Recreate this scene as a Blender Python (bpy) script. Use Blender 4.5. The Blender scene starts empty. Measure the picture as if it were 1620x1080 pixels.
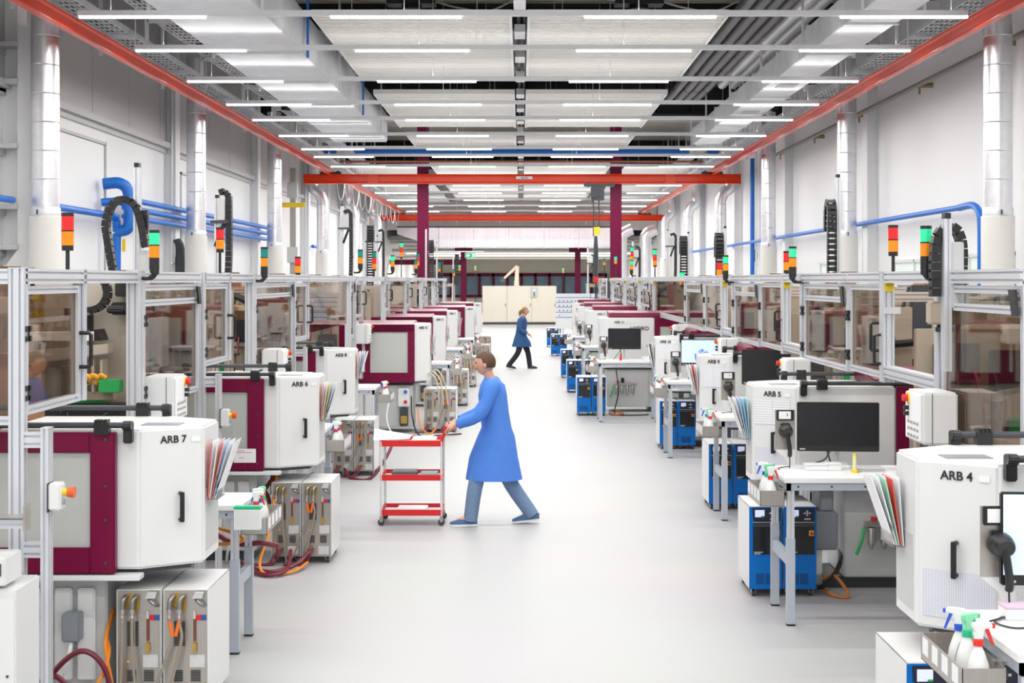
import bpy, bmesh, math, random
from mathutils import Vector, Matrix
R = random.Random(7)
C = bpy.context.scene.collection
SC = bpy.context.scene
H = 2.45          # camera height
F = 2250.0        # focal length in pixels of the 1620 px wide frame
# ---------------------------------------------------------------- camera, world, light, exposure
cd = bpy.data.cameras.new('camera'); cam = bpy.data.objects.new('camera', cd); C.objects.link(cam)
cam.location = (0, 0, H); cam.rotation_euler = (math.pi/2, 0, 0)
cd.sensor_width = 36; cd.lens = 36*F/1620
cd.shift_x = -15/1620; cd.shift_y = -97/1620
cd.clip_end = 400; cd.clip_start = .1
SC.camera = cam
w = bpy.data.worlds.new('world'); SC.world = w; w.use_nodes = True
w.node_tree.nodes['Background'].inputs[0].default_value = (.95, .97, 1, 1)
w.node_tree.nodes['Background'].inputs[1].default_value = 1.0  # even white fill, added; it enters by the open end behind the camera
SC.view_settings.view_transform = 'Standard'; SC.view_settings.look = 'None'
SC.view_settings.gamma = 1; SC.view_settings.use_curve_mapping = False
SC.view_settings.exposure = -.19
ROW_POWER = 330
LAMP_Z = H+3.6
LAMP_ROWS = [19.4, 22.25, 25.7, 29.1, 31.9, 35.4, 39.0, 41.4, 45, 50, 54, 58.7, 63.8, 69.2, 74.5]
for i, d in enumerate([-7, -3, 1, 5, 9, 12.8, 16.2] + LAMP_ROWS):   # the light of the tube rows, each row a strip of daylight-white tubes
    L = bpy.data.lights.new('tube_row_light', 'AREA'); L.shape = 'RECTANGLE'; L.size = 12; L.size_y = .08
    L.energy = ROW_POWER*(1.0 if d < 21 else .86 if d < 46 else 1.5); L.color = (1, .985, .96)
    o = bpy.data.objects.new('tube_row_light', L); C.objects.link(o); o.location = (0, d, LAMP_Z-.07)
    U = bpy.data.lights.new('ceiling_fill_light', 'AREA'); U.shape = 'RECTANGLE'; U.size = 12; U.size_y = .06     # upward fill added over each row to brighten the ceiling
    U.energy = L.energy*.11; U.color = L.color; o = bpy.data.objects.new('ceiling_fill_light', U); C.objects.link(o); o.location = (0, d, LAMP_Z+.09); o.rotation_euler = (math.pi, 0, 0)
for d in (84, 92, 100):
    L = bpy.data.lights.new('hall_light', 'AREA'); L.shape = 'RECTANGLE'; L.size = 13; L.size_y = .1; L.energy = 900; L.color = (1, .95, .87)
    o = bpy.data.objects.new('hall_light', L); C.objects.link(o); o.location = (0, d, 3.96)

# ---------------------------------------------------------------- materials
MATS = {}
def mat(name, col, rough=.5, metal=0, emit=0, var=.04, scale=6, bump=0, spec=.5, coat=0, stretch=None):
    if name in MATS: return MATS[name]
    m = bpy.data.materials.new(name); m.use_nodes = True; nt = m.node_tree; b = nt.nodes['Principled BSDF']
    b.inputs['Roughness'].default_value = rough; b.inputs['Metallic'].default_value = metal
    b.inputs['Specular IOR Level'].default_value = spec
    if coat: b.inputs['Coat Weight'].default_value = coat; b.inputs['Coat Roughness'].default_value = .12
    tc = nt.nodes.new('ShaderNodeTexCoord'); n = nt.nodes.new('ShaderNodeTexNoise'); n.inputs['Scale'].default_value = scale; n.inputs['Detail'].default_value = 4
    if stretch:
        mp = nt.nodes.new('ShaderNodeMapping'); mp.inputs['Scale'].default_value = stretch
        nt.links.new(tc.outputs['Object'], mp.inputs[0]); nt.links.new(mp.outputs[0], n.inputs['Vector'])
    else: nt.links.new(tc.outputs['Object'], n.inputs['Vector'])
    mx = nt.nodes.new('ShaderNodeMix'); mx.data_type = 'RGBA'
    mx.inputs[6].default_value = (*[max(0, c*(1-var)) for c in col], 1); mx.inputs[7].default_value = (*[min(1, c*(1+var)) for c in col], 1)
    nt.links.new(n.outputs['Fac'], mx.inputs[0]); nt.links.new(mx.outputs[2], b.inputs['Base Color'])
    if emit:
        b.inputs['Emission Color'].default_value = (*col, 1); b.inputs['Emission Strength'].default_value = emit
    if bump:
        bp = nt.nodes.new('ShaderNodeBump'); bp.inputs['Strength'].default_value = bump; bp.inputs['Distance'].default_value = .02
        nt.links.new(n.outputs['Fac'], bp.inputs['Height']); nt.links.new(bp.outputs[0], b.inputs['Normal'])
    MATS[name] = m; return m
def glass(name, tint, gloss=.07, rough=.02):
    m = bpy.data.materials.new(name); m.use_nodes = True; nt = m.node_tree; nt.nodes.remove(nt.nodes['Principled BSDF'])
    t = nt.nodes.new('ShaderNodeBsdfTransparent'); t.inputs[0].default_value = (*tint, 1)
    g = nt.nodes.new('ShaderNodeBsdfGlossy'); g.inputs['Roughness'].default_value = rough
    lw = nt.nodes.new('ShaderNodeLayerWeight'); lw.inputs[0].default_value = .25
    ad = nt.nodes.new('ShaderNodeMath'); ad.operation = 'MULTIPLY_ADD'; ad.inputs[1].default_value = .5; ad.inputs[2].default_value = gloss; ad.use_clamp = True
    mx = nt.nodes.new('ShaderNodeMixShader'); nt.links.new(lw.outputs['Fresnel'], ad.inputs[0]); nt.links.new(ad.outputs[0], mx.inputs[0])
    nt.links.new(t.outputs[0], mx.inputs[1]); nt.links.new(g.outputs[0], mx.inputs[2]); nt.links.new(mx.outputs[0], nt.nodes['Material Output'].inputs[0])
    MATS[name] = m; return m
W = mat('white_enamel', (.74, .75, .75), .35, var=.015)
WALLM = mat('white_wall_paint', (.87, .88, .89), .6, var=.015, scale=.6)
WALLG = mat('pale_grey_cladding', (.52, .52, .52), .5, var=.03, scale=.8)
GREY = mat('light_grey_enamel', (.55, .56, .56), .4, var=.03)
MGREY = mat('mid_grey_enamel', (.23, .25, .27), .4)
DGREY = mat('dark_grey_plastic', (.045, .05, .058), .4)
BLK = mat('black_plastic', (.012, .012, .014), .38)
RUB = mat('black_rubber', (.02, .02, .02), .7)
PUR = mat('purple_enamel', (.165, .003, .04), .3, var=.06, spec=.25)
PURC = mat('purple_steel_paint', (.13, .003, .036), .45, var=.06, spec=.2)
ORG = mat('orange_crane_paint', (.78, .05, .008), .25, var=.05, spec=.3)
BLUE = mat('blue_enamel', (.0, .165, .58), .35, var=.03, spec=.3)
PIPEB = mat('blue_pipe_plastic', (.01, .16, .62), .4)
ALU = mat('anodised_aluminium', (.68, .70, .74), .34, .35, var=.03)
STEEL = mat('brushed_stainless_steel', (.47, .44, .41), .32, .75, var=.12, scale=3, stretch=(30, 1, 1))
GALV = mat('galvanised_sheet', (.74, .76, .79), .45, .45, var=.15, scale=3, bump=.05)
FOIL = mat('silver_foil_lagging', (.76, .76, .79), .3, .85, var=.1, scale=9, bump=.12)
DUCTW = mat('white_duct_fabric', (.76, .75, .72), .7)
BEIGE = mat('beige_machine_enamel', (.43, .355, .275), .45, var=.05)
CREAM = mat('cream_enamel', (.74, .70, .60), .45, var=.02)
CARD = mat('brown_cardboard', (.34, .18, .09), .8, var=.12)
BRASS = mat('brass', (.55, .37, .09), .35, .8)
TUBEL = mat('lit_tube', (1, .98, .95), .4, emit=6)
LAMPB = mat('lamp_housing', (.80, .82, .85), .4, .1)
PANELC = mat('radiant_panel_cream', (.86, .855, .82), .5)
CEILM = mat('corrugated_ceiling_beige', (.66, .64, .60), .6)
DARKB = mat('black_roof_steel', (.012, .013, .016), .5)
LAG = mat('dark_grey_pipe_lagging', (.10, .10, .105), .5)
PAPER = mat('white_paper', (.84, .85, .87), .7, var=.02)
WOOD = mat('white_laminate', (.82, .82, .83), .3, var=.01)
SKIN = mat('skin', (.62, .34, .24), .5)
HAIR = mat('brown_hair', (.09, .045, .022), .6, scale=30, var=.4)
COAT = mat('blue_lab_coat_cloth', (.07, .22, .70), .8, scale=20, var=.08)
JEAN = mat('blue_denim', (.16, .25, .40), .8, scale=40, var=.15)
NAVY = mat('navy_cloth', (.02, .06, .16), .8)
POLO = mat('blue_tunic_cloth', (.022, .085, .23), .8)
HOSEM = mat('maroon_hose', (.16, .012, .03), .35)
HOSEO = mat('orange_hose', (.80, .25, .02), .4)
HOSEG = mat('taupe_hose', (.30, .26, .21), .45)
GREEN = mat('green_plastic', (.03, .45, .12), .4)
RED = mat('red_plastic', (.65, .012, .015), .35)
YEL = mat('yellow_plastic', (.85, .62, .02), .4)
AMB = mat('amber_lens', (.85, .25, .0), .25, emit=.12)
REDL = mat('red_lens', (.75, .012, .012), .25, emit=.15)
GRNL = mat('lit_green_lens', (.02, .55, .26), .25, emit=.7)
TEAL = mat('unlit_green_lens', (.0, .22, .19), .25)
SCR = mat('dark_screen', (.012, .013, .016), .18)
SCRL = mat('lit_screen', (.62, .66, .95), .3, emit=.55)
SCRW = mat('lit_desktop_screen', (.55, .72, .95), .3, emit=.6)
PLATE = mat('silver_label', (.62, .62, .63), .5, var=.2, scale=60)
WINP = mat('grey_polycarbonate_window', (.50, .52, .50), .22, var=.05, scale=2, stretch=(40, 1, .5))
BOTW = mat('white_bottle_plastic', (.82, .84, .84), .35)
TINT = glass('brown_tinted_acrylic', (.79, .71, .64))
CLEAR = glass('clear_acrylic', (.96, .96, .95))
WING = mat('blue_reflecting_window_glass', (.16, .26, .36), .1, var=.5, scale=1.2)
WINL = mat('pale_lit_window_glass', (.66, .74, .70), .3, emit=.35)

DUCTF = mat('far_duct_sheet', (.66, .66, .70), .25, .9, var=.2, scale=2, stretch=(6, 1, .15), bump=.12)
def floor_mat():
    m = bpy.data.materials.new('pale_epoxy_floor'); m.use_nodes = True; nt = m.node_tree; b = nt.nodes['Principled BSDF']
    tc = nt.nodes.new('ShaderNodeTexCoord'); n = nt.nodes.new('ShaderNodeTexNoise'); n.inputs['Scale'].default_value = 260; n.inputs['Detail'].default_value = 2
    n2 = nt.nodes.new('ShaderNodeTexNoise'); n2.inputs['Scale'].default_value = .5
    for q in (n, n2): nt.links.new(tc.outputs['Object'], q.inputs['Vector'])
    r = nt.nodes.new('ShaderNodeValToRGB'); r.color_ramp.elements[0].color = (.39, .392, .40, 1); r.color_ramp.elements[0].position = .3
    r.color_ramp.elements[1].color = (.462, .468, .478, 1); r.color_ramp.elements[1].position = .55
    nt.links.new(n.outputs['Fac'], r.inputs[0])
    mx = nt.nodes.new('ShaderNodeMix'); mx.data_type = 'RGBA'; mx.blend_type = 'MULTIPLY'; mx.inputs[0].default_value = .12
    nt.links.new(r.outputs[0], mx.inputs[6]); nt.links.new(n2.outputs['Color'], mx.inputs[7]); nt.links.new(mx.outputs[2], b.inputs['Base Color'])
    b.inputs['Roughness'].default_value = .5; b.inputs['Specular IOR Level'].default_value = .35
    return m
FLOORM = floor_mat()
def grid_mat(name, base, line, sx, sy, lw=.12):
    m = bpy.data.materials.new(name); m.use_nodes = True; nt = m.node_tree; b = nt.nodes['Principled BSDF']
    tc = nt.nodes.new('ShaderNodeTexCoord'); br = nt.nodes.new('ShaderNodeTexBrick'); br.offset = 0
    br.inputs['Color1'].default_value = (*base, 1); br.inputs['Color2'].default_value = (*[c*.97 for c in base], 1); br.inputs['Mortar'].default_value = (*line, 1)
    br.inputs['Scale'].default_value = 1; br.inputs['Mortar Size'].default_value = lw*min(sx, sy); br.inputs['Brick Width'].default_value = sx; br.inputs['Row Height'].default_value = sy
    mp = nt.nodes.new('ShaderNodeMapping'); mp.inputs['Rotation'].default_value = (math.pi/2, 0, 0)
    nt.links.new(tc.outputs['Object'], mp.inputs[0]); nt.links.new(mp.outputs[0], br.inputs['Vector']); nt.links.new(br.outputs['Color'], b.inputs['Base Color'])
    b.inputs['Roughness'].default_value = .7; MATS[name] = m; return m
GRID = grid_mat('printed_table_paper', (.80, .81, .85), (.42, .43, .56), .011, .0075)
LINED = grid_mat('printed_text_paper', (.82, .83, .85), (.62, .64, .70), .2, .02, .18)

# ---------------------------------------------------------------- mesh building
class MB:
    def __init__(s, sx=1, cx=0, cy=0, cz=0): s.v = []; s.f = []; s.t = (sx, cx, cy, cz)
    def add(s, vs, fs):
        sx, cx, cy, cz = s.t; n = len(s.v)
        s.v += [(sx*(p[0]-cx), p[1]-cy, p[2]-cz) for p in vs]; s.f += [[i+n for i in f] for f in fs]; return s
    def box(s, x0, y0, z0, x1, y1, z1):
        return s.add([(x0,y0,z0),(x1,y0,z0),(x1,y1,z0),(x0,y1,z0),(x0,y0,z1),(x1,y0,z1),(x1,y1,z1),(x0,y1,z1)],
                     [(0,3,2,1),(4,5,6,7),(0,1,5,4),(1,2,6,5),(2,3,7,6),(3,0,4,7)])
    def obox(s, c, size, M):
        c = Vector(c); vs = []
        for k in range(8):
            p = Vector(((-.5, .5)[k & 1]*size[0], (-.5, .5)[(k >> 1) & 1]*size[1], (-.5, .5)[k >> 2]*size[2])); vs.append(c+M@p)
        return s.add(vs, [(0,2,3,1),(4,5,7,6),(0,1,5,4),(1,3,7,5),(3,2,6,7),(2,0,4,6)])
    def prism(s, poly, a0, a1, ax='z'):
        n = len(poly)
        q = {'z': lambda p, a: (p[0], p[1], a), 'y': lambda p, a: (p[0], a, p[1]), 'x': lambda p, a: (a, p[0], p[1])}[ax]
        return s.add([q(p, a0) for p in poly]+[q(p, a1) for p in poly], [list(range(n))[::-1], list(range(n, 2*n))]+[(i, (i+1) % n, n+(i+1) % n, n+i) for i in range(n)])
    def tube(s, pts, r, n=8, cap=True):
        pts = [Vector(p) for p in pts]; rs = r if isinstance(r, (list, tuple)) else [r]*len(pts)
        vs = []; up = None
        for i, p in enumerate(pts):
            d = (pts[min(i+1, len(pts)-1)]-pts[max(i-1, 0)])
            if d.length < 1e-9: d = Vector((0, 0, 1))
            d.normalize()
            if up is None: up = d.orthogonal().normalized()
            up = (up-d*up.dot(d)); up = up.normalized() if up.length > 1e-6 else d.orthogonal().normalized()
            b = d.cross(up)
            vs += [p+rs[i]*(math.cos(2*math.pi*k/n)*up+math.sin(2*math.pi*k/n)*b) for k in range(n)]
        fs = [(i*n+k, i*n+(k+1) % n, (i+1)*n+(k+1) % n, (i+1)*n+k) for i in range(len(pts)-1) for k in range(n)]
        if cap: fs += [list(range(n))[::-1], list(range((len(pts)-1)*n, len(pts)*n))]
        return s.add(vs, fs)
    def cyl(s, a, b, r, n=12, r1=None): return s.tube([a, b], [r, r if r1 is None else r1], n)
    def lathe(s, prof, c=(0, 0, 0), n=14):
        vs = []; 
        for r, z in prof: vs += [(c[0]+r*math.cos(2*math.pi*k/n), c[1]+r*math.sin(2*math.pi*k/n), c[2]+z) for k in range(n)]
        m = len(prof); fs = [(i*n+k, i*n+(k+1) % n, (i+1)*n+(k+1) % n, (i+1)*n+k) for i in range(m-1) for k in range(n)]
        return s.add(vs, fs+[list(range(n))[::-1], list(range((m-1)*n, m*n))])
    def bar(s, ax, a0, a1, c1, c2, w1, w2):
        # aluminium extrusion with T-slots; ax is the long axis, c1/c2 the section centre on the two other axes (in x,y,z order)
        def face(w):
            k = max(1, round(w/.045)); out = []
            for i in range(k):
                m = -w/2+(i+.5)*w/k; q = min(.015, min(w1, w2)/2-.009); out += [(m-.006, 0), (m-.006, q), (m+.006, q), (m+.006, 0)]
            return out
        P = [(-w1/2, -w2/2)]+[(t, -w2/2+dp) for t, dp in face(w1)]+[(w1/2, -w2/2)]+[(w1/2-dp, t) for t, dp in face(w2)]
        P += [(w1/2, w2/2)]+[(-t, w2/2-dp) for t, dp in face(w1)]+[(-w1/2, w2/2)]+[(-w1/2+dp, -t) for t, dp in face(w2)]
        return s.prism([(c1+p[0], c2+p[1]) for p in P], a0, a1, ax)
    def build(s, name, m, parent=None, smooth=False, bevel=0, kind=None, label=None):
        me = bpy.data.meshes.new(name); me.from_pydata([tuple(v) for v in s.v], [], s.f)
        bm = bmesh.new(); bm.from_mesh(me); bmesh.ops.recalc_face_normals(bm, faces=bm.faces)
        if bevel: bmesh.ops.bevel(bm, geom=[e for e in bm.edges if e.calc_face_angle(0) > .4], offset=bevel, segments=2, affect='EDGES', clamp_overlap=True)
        bm.to_mesh(me); bm.free(); me.materials.append(m)
        if smooth: me.shade_smooth(); me.set_sharp_from_angle(angle=.7 if smooth is True else smooth)
        o = bpy.data.objects.new(name, me); C.objects.link(o)
        if parent: o.parent = parent
        if kind: o['kind'] = kind
        if label: o['label'] = label
        return o
def tag(o, label=None, cat=None, group=None, kind=None):
    for k, v in (('label', label), ('category', cat), ('group', group), ('kind', kind)):
        if v: o[k] = v
    return o
def thing(name, label, cat, loc=(0, 0, 0), group=None, rz=0):
    o = bpy.data.objects.new(name, None); C.objects.link(o); o.location = loc; o.rotation_euler = (0, 0, rz); o.empty_display_size = .1
    return tag(o, label, cat, group)
def dup(root, loc, label, rz=None, group=None, mirror=None):
    def cp(o, par):
        c = o.copy(); C.objects.link(c); c.parent = par
        for ch in list(o.children): cp(ch, c)
        return c
    r = cp(root, None); r.location = loc; r['label'] = label
    if rz is not None: r.rotation_euler = (0, 0, rz)
    if group: r['group'] = group
    return r
def curve(pts, n=8):
    P = [Vector(p) for p in pts]; P = [2*P[0]-P[1]]+P+[2*P[-1]-P[-2]]; out = []
    for i in range(1, len(P)-2):
        for k in range(n):
            t = k/n; a, b, c, d = P[i-1:i+3]
            out.append(.5*((2*b)+(c-a)*t+(2*a-5*b+4*c-d)*t*t+(3*b-a-3*c+d)*t**3))
    out.append(P[-2]); return out
def cable(name, pts, r, m, label, cat='cable', n=7, parent=None, group=None):
    o = MB().tube(curve(pts, 7), r, n).build(name, m, parent, smooth=True)
    return o if parent else tag(o, label, cat, group)
TXT = {}
def text(s, size, m, parent, loc, rot=(math.pi/2, 0, 0), name='lettering', align='CENTER'):
    if (s, size) not in TXT:
        cu = bpy.data.curves.new('t', 'FONT'); cu.body = s; cu.size = size; cu.extrude = .0012; cu.align_x = align; cu.offset = size*.018
        o = bpy.data.objects.new('t', cu); C.objects.link(o); bpy.context.view_layer.update()
        TXT[(s, size)] = bpy.data.meshes.new_from_object(o.evaluated_get(bpy.context.evaluated_depsgraph_get())); bpy.data.objects.remove(o)
    me = TXT[(s, size)]
    if not me.materials: me.materials.append(m)
    o = bpy.data.objects.new(name, me); C.objects.link(o); o.parent = parent; o.location = loc; o.rotation_euler = rot
    return o
def PX(x, y, d): s = F/d; return ((x-825)/s, d, H-(y-443)/s)
ORD = ['nearest', 'second', 'third', 'fourth', 'fifth', 'sixth', 'seventh', 'eighth', 'ninth', 'tenth', 'eleventh', 'twelfth', 'thirteenth', 'fourteenth', 'fifteenth']
SIDE = {-1: 'left', 1: 'right'}
PI = math.pi
# ================================================================= THE HALL
XW = 7.75
def struct(mb, name, m, **k): return tag(mb.build(name, m, **k), kind='structure')
fl = MB().box(-9, -10, -.2, 9, 115, 0); struct(fl, 'floor', FLOORM)
struct(MB().box(-.006, -9, 0, .006, 78, .0015), 'trim_1', mat('floor_joint', (.42, .42, .43), .6))
struct(MB().box(-9, -10, 8.5, 9, 115, 8.7), 'ceiling', CEILM)
rb = MB()
for i in range(150): rb.box(-8.9, 20+i*.36, 8.44, 8.9, 20.12+i*.36, 8.5)
o = rb.build('ceiling_rib', CEILM, bpy.data.objects['ceiling']); o['kind'] = 'stuff'
for s in (-1, 1):
    n = 'wall_'+SIDE[s]
    wl = MB(); wl.box(s*XW, -10, 0, s*(XW+.25), 115, 8.5); wo = struct(wl, n, WALLM)
    # cladding panels of the upper wall, each a piece proud of the wall
    k = 0; y = 16.0
    while y < 76:
        wdt = 2.4
        z0 = 5.45 if s < 0 else 5.0
        if s < 0: MB().box(s*(XW-.03), y+.015, z0, s*XW, y+wdt-.015, 8.4).build('cladding_panel', WALLG if s < 0 else WALLM, wo)
        y += wdt
    for d in [20.9+9.7*i for i in range(-1, 6)]:        # pilasters, one a bay
        MB().box(s*(XW-.22), d+.35, 0, s*XW, d+.75, 8.4).build('pilaster', WALLM, wo)
    if s < 0:
        MB().box(s*(XW-.14), -5, 5.3, s*XW, 76, 5.42).box(s*(XW-.05), -5, 5.2, s*XW, 76, 5.3).build('ledge', WALLG, wo)
        for d0, d1, z0, z1 in ((22.6, 26.4, 2.2, 5.0), (32.2, 33.9, 2.2, 4.9)):
            f = MB(); 
            f.box(s*(XW-.05), d0, z0, s*XW, d0+.05, z1).box(s*(XW-.05), d1-.05, z0, s*XW, d1, z1).box(s*(XW-.05), d0, z1-.05, s*XW, d1, z1).build('door_frame', WALLG, wo)
            MB().box(s*(XW-.02), d0+.06, z0, s*XW, d1-.06, z1-.06).build('gate_leaf', WALLM, wo)
wb = struct(MB().box(-9, 112, 0, 9, 112.3, 8.5), 'wall_back', CREAM)
# pale windows low in the side walls
wn = 1
for s, d0, d1, z0, z1 in ((1, 26.2, 29.3, 2.35, 2.86), (1, 22.3, 24.4, 2.35, 2.9), (1, 33.5, 36.5, 2.35, 2.9), (-1, 28.6, 29.9, 2.3, 2.9)):
    wr = MB(); X = s*XW
    for a, b, c, e in ((d0, d0+.06, z0, z1), (d1-.06, d1, z0, z1), (d0, d1, z1-.06, z1), (d0, d1, z0, z0+.06), ((d0+d1)/2-.03, (d0+d1)/2+.03, z0, z1)): wr.box(X-s*.1, a, c, X, b, e)
    wo = struct(wr, f'window_{wn}', W); wn += 1
    for a, b in ((d0+.06, (d0+d1)/2-.03), ((d0+d1)/2+.03, d1-.06)): MB().box(X-s*.06, a, z0+.06, X-s*.04, b, z1-.06).build('window_pane', WINL, wo)
# purple-framed glazing of the far wall
wr = MB()
for x in [-6.6+1.1*i for i in range(13)]: wr.box(x-.1, 111.6, 1.2, x+.1, 112, 2.95)
wr.box(-6.7, 111.6, 2.75, 6.7, 112, 3.0).box(-6.7, 111.6, 1.1, 6.7, 112, 1.3)
wo = struct(wr, f'window_{wn}', PURC)
for i in range(12): MB().box(-6.5+1.1*i, 111.8, 1.3, -5.6+1.1*i, 111.85, 2.75).build('window_pane', WING, wo)
# ---- black roof beams, purple columns
for d, z0, t in ((41.6, 7.25, .9), (61, 7.2, .6), (30.8, 7.9, .3)):
    b = MB().box(-8.2, d, z0, 8.2, d+t, z0+.08).box(-8.2, d, 8.35, 8.2, d+t, 8.44).box(-8.2, d+t/2-.04, z0, 8.2, d+t/2+.04, 8.4)
    for i in range(17): b.box(-8+i, d+.02, z0+.05, -7.97+i, d+t-.02, 8.4)
    struct(b, 'beam', DARKB, )
for x in (-3.6, 3.45):
    d = 52
    b = MB().box(x-.2, d-.2, 0, x+.2, d-.17, 8.4).box(x-.2, d+.17, 0, x+.2, d+.2, 8.4).box(x-.012, d-.17, 0, x+.012, d+.17, 8.4)
    o = struct(b, 'column', PURC); MB().box(x-.32, d-.32, 0, x+.32, d+.32, .03).build('base_plate', PURC, o)
for x in (-3.3, 3.2):
    d = 81
    o = struct(MB().box(x-.16, d-.16, 0, x+.16, d-.13, 4.3).box(x-.16, d+.13, 0, x+.16, d+.16, 4.3).box(x-.01, d-.13, 0, x+.01, d+.13, 4.3), 'column', PURC)
    MB().box(x-.5, d-.1, 4.05, x+.5, d+.1, 4.3).build('bracket_head', PURC, o)
struct(MB().box(-7.7, 83, 3.35, -3.4, 83.25, 3.65), 'beam', PURC)
# left front steel column with its cranked foot and side brackets
o = struct(MB().box(-7.44, 21.0, 2.9, -7.22, 21.28, 6.2).prism([(-7.22, 2.9), (-7.22, 2.6), (-7.6, 2.35), (-7.75, 2.5), (-7.44, 2.9)], 21.0, 21.28, 'y'), 'column', W)
for z in (5.9, 5.35, 4.4, 3.5, 2.9): MB().box(-7.75, 20.96, z, -7.43, 21.3, z+.07).box(-7.75, 20.96, z-.1, -7.7, 21.3, z).build('bracket', GREY, o)
# ---- crane runway rails (orange) and two crane bridges
for s in (-1, 1):
    t = thing('crane_rail', f'orange crane runway rail along the {SIDE[s]} wall', 'crane rail', (s*6.3, 16, H+3.46), 'crane runway rails')
    m = MB(1, s*6.3, 16, H+3.46); x = s*6.3; z = H+3.46
    m.prism([(x-.055, z), (x+.055, z), (x+.055, z+.018), (x+.02, z+.035), (x+.012, z+.06), (x+.012, z+.17), (x+.03, z+.2), (x+.045, z+.205), (x+.045, z+.225), (x-.045, z+.225), (x-.045, z+.205), (x-.03, z+.2), (x-.012, z+.17), (x-.012, z+.06), (x-.02, z+.035), (x-.055, z+.018)], -4, 76, 'y')
    m.build('rail_profile', ORG, t, bevel=.004)
    for d in [18+5.2*i for i in range(12)]:
        q = MB(1, s*6.3, 16, H+3.46); q.cyl((x, d, z+.22), (x, d, 8.5), .012, 6).box(x-.05, d-.06, z+.22, x+.05, d+.06, z+.27); q.build('hanger', GALV, t)
    cl = MB(1, s*6.3, 16, H+3.46)
    for i in range(11):
        d = 48+i*2.2; cl.tube(curve([(x-s*.06, d, z-.02), (x-s*.06, d+.5, z-.55), (x-s*.06, d+1.2, z-.7), (x-s*.06, d+1.8, z-.5), (x-s*.06, d+2.2, z-.02)], 4), .012, 5)
    if s < 0: o = cl.build('festoon_cable', W, t); o['kind'] = 'stuff'
for d, xa, xb, name, zt in ((47, -7.2, 7.25, 'near', H+3.5), (73, -7.2, 7.3, 'far', H+3.36)):
    t = thing('crane_bridge', f'orange crane bridge beam spanning the hall, the {name} one', 'crane', (0, d, zt-.32), 'crane bridges')
    m = MB(1, 0, d, zt-.32); z = zt-.32
    m.prism([(d-.09, z), (d+.09, z), (d+.09, z+.03), (d+.03, z+.07), (d+.03, z+.25), (d+.07, z+.28), (d+.07, z+.32), (d-.07, z+.32), (d-.07, z+.28), (d-.03, z+.25), (d-.03, z+.07), (d-.09, z+.03)], xa, xb, 'x')
    m.build('bridge_beam', ORG, t, bevel=.004)
    for x in (-6.3, 6.3):
        q = MB(1, 0, d, zt-.32); q.box(x-.35, d-.1, zt, x+.35, d+.1, zt+.07).cyl((x-.25, d-.14, zt+.05), (x-.25, d+.14, zt+.05), .06).cyl((x+.25, d-.14, zt+.05), (x+.25, d+.14, zt+.05), .06); q.build('end_carriage', DGREY, t)
    for x in (-4.9, 4.9): MB(1, 0, d, z).box(x-.16, d-.1, z+.02, x+.16, d+.1, z+.3).build('splice_plate', ORG, t)
    if name == 'near':
        MB(1, 0, d, z).box(-.18, d-.1, z+.15, .36, d-.095, z+.24).build('name_plate', PAPER, t)
        text('500 KG', .075, BLK, t, (.1, -.104, .165))
# hoist hanging from the near bridge
hx = PX(945, 290, 46.9)[0]
t = thing('chain_hoist', 'black chain hoist hanging from the near orange crane bridge', 'hoist', (hx, 46.9, 1.7))
z = H+3.18
MB(1, hx, 46.9, 1.7).box(hx-.45, 46.8, z-.09, hx+.45, 47, z).cyl((hx-.3, 46.8, z-.04), (hx-.3, 47.0, z-.04), .08).cyl((hx+.5, 46.8, z-.04), (hx+.5, 47, z-.04), .08).build('trolley', DGREY, t)
MB(1, hx, 46.9, 1.7).box(hx-.22, 46.75, z-.55, hx+.22, 47.05, z-.1).cyl((hx-.1, 46.7, z-.35), (hx-.1, 46.75, z-.35), .15).build('motor_housing', DGREY, t, bevel=.02)
MB(1, hx, 46.9, 1.7).cyl((hx+.05, 46.9, 4.2), (hx+.05, 46.9, z-.5), .02, 6).cyl((hx-.13, 46.9, 3.9), (hx-.13, 46.9, z-.5), .02, 6).build('chain', DGREY, t)
MB(1, hx, 46.9, 1.7).box(hx-.12, 46.85, 3.95, hx+.08, 46.95, 4.2).build('hook_block', YEL, t)
MB(1, hx, 46.9, 1.7).tube([(hx-.05, 46.9, 3.9), (hx-.05, 46.9, 3.3), (hx-.05, 46.9, 2.6), (hx-.05, 46.9, 2.5)], [.05, .09, .07, .03], 8).build('cable_bundle', DGREY, t)
MB(1, hx, 46.9, 1.7).cyl((hx-.05, 46.9, 2.5), (hx-.05, 46.9, 1.75), .03, 6).build('pendant_cable', BLK, t)
MB(1, hx, 46.9, 1.7).box(hx-.13, 46.85, 2.38, hx+.03, 46.95, 2.58).build('pendant_control', RED, t)
# ---- rows of tube lights
def light_row(d, label):
    t = thing('tube_light_row', label, 'ceiling light', (0, d, LAMP_Z), 'suspended tube light rows')
    MB().box(-6.05, -.05, 0, 6.08, .05, .075).build('trunking', LAMPB, t, bevel=.008)
    for x0, x1 in ((-6.03, -4.31), (-2.6, -.82), (.86, 2.65), (4.35, 6.08)):
        MB().prism([(-.042, -.001), (.042, -.001), (.032, -.03), (-.032, -.03)], x0, x1, 'x').build('tube_light', TUBEL, t)
    for x in (-5.6, -1.6, 1.6, 5.86): MB().cyl((x, 0, .07), (x, 0, 8.45-LAMP_Z), .005, 5).build('hanging_wire', GALV, t)
    return t
first = None
for i, d in enumerate(LAMP_ROWS):
    lab = f'white tube light row across the hall, {ORD[i]} from the camera'
    first = light_row(d, lab) if first is None else (dup(first, (0, d, LAMP_Z), lab) and first)
f2 = None
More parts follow.
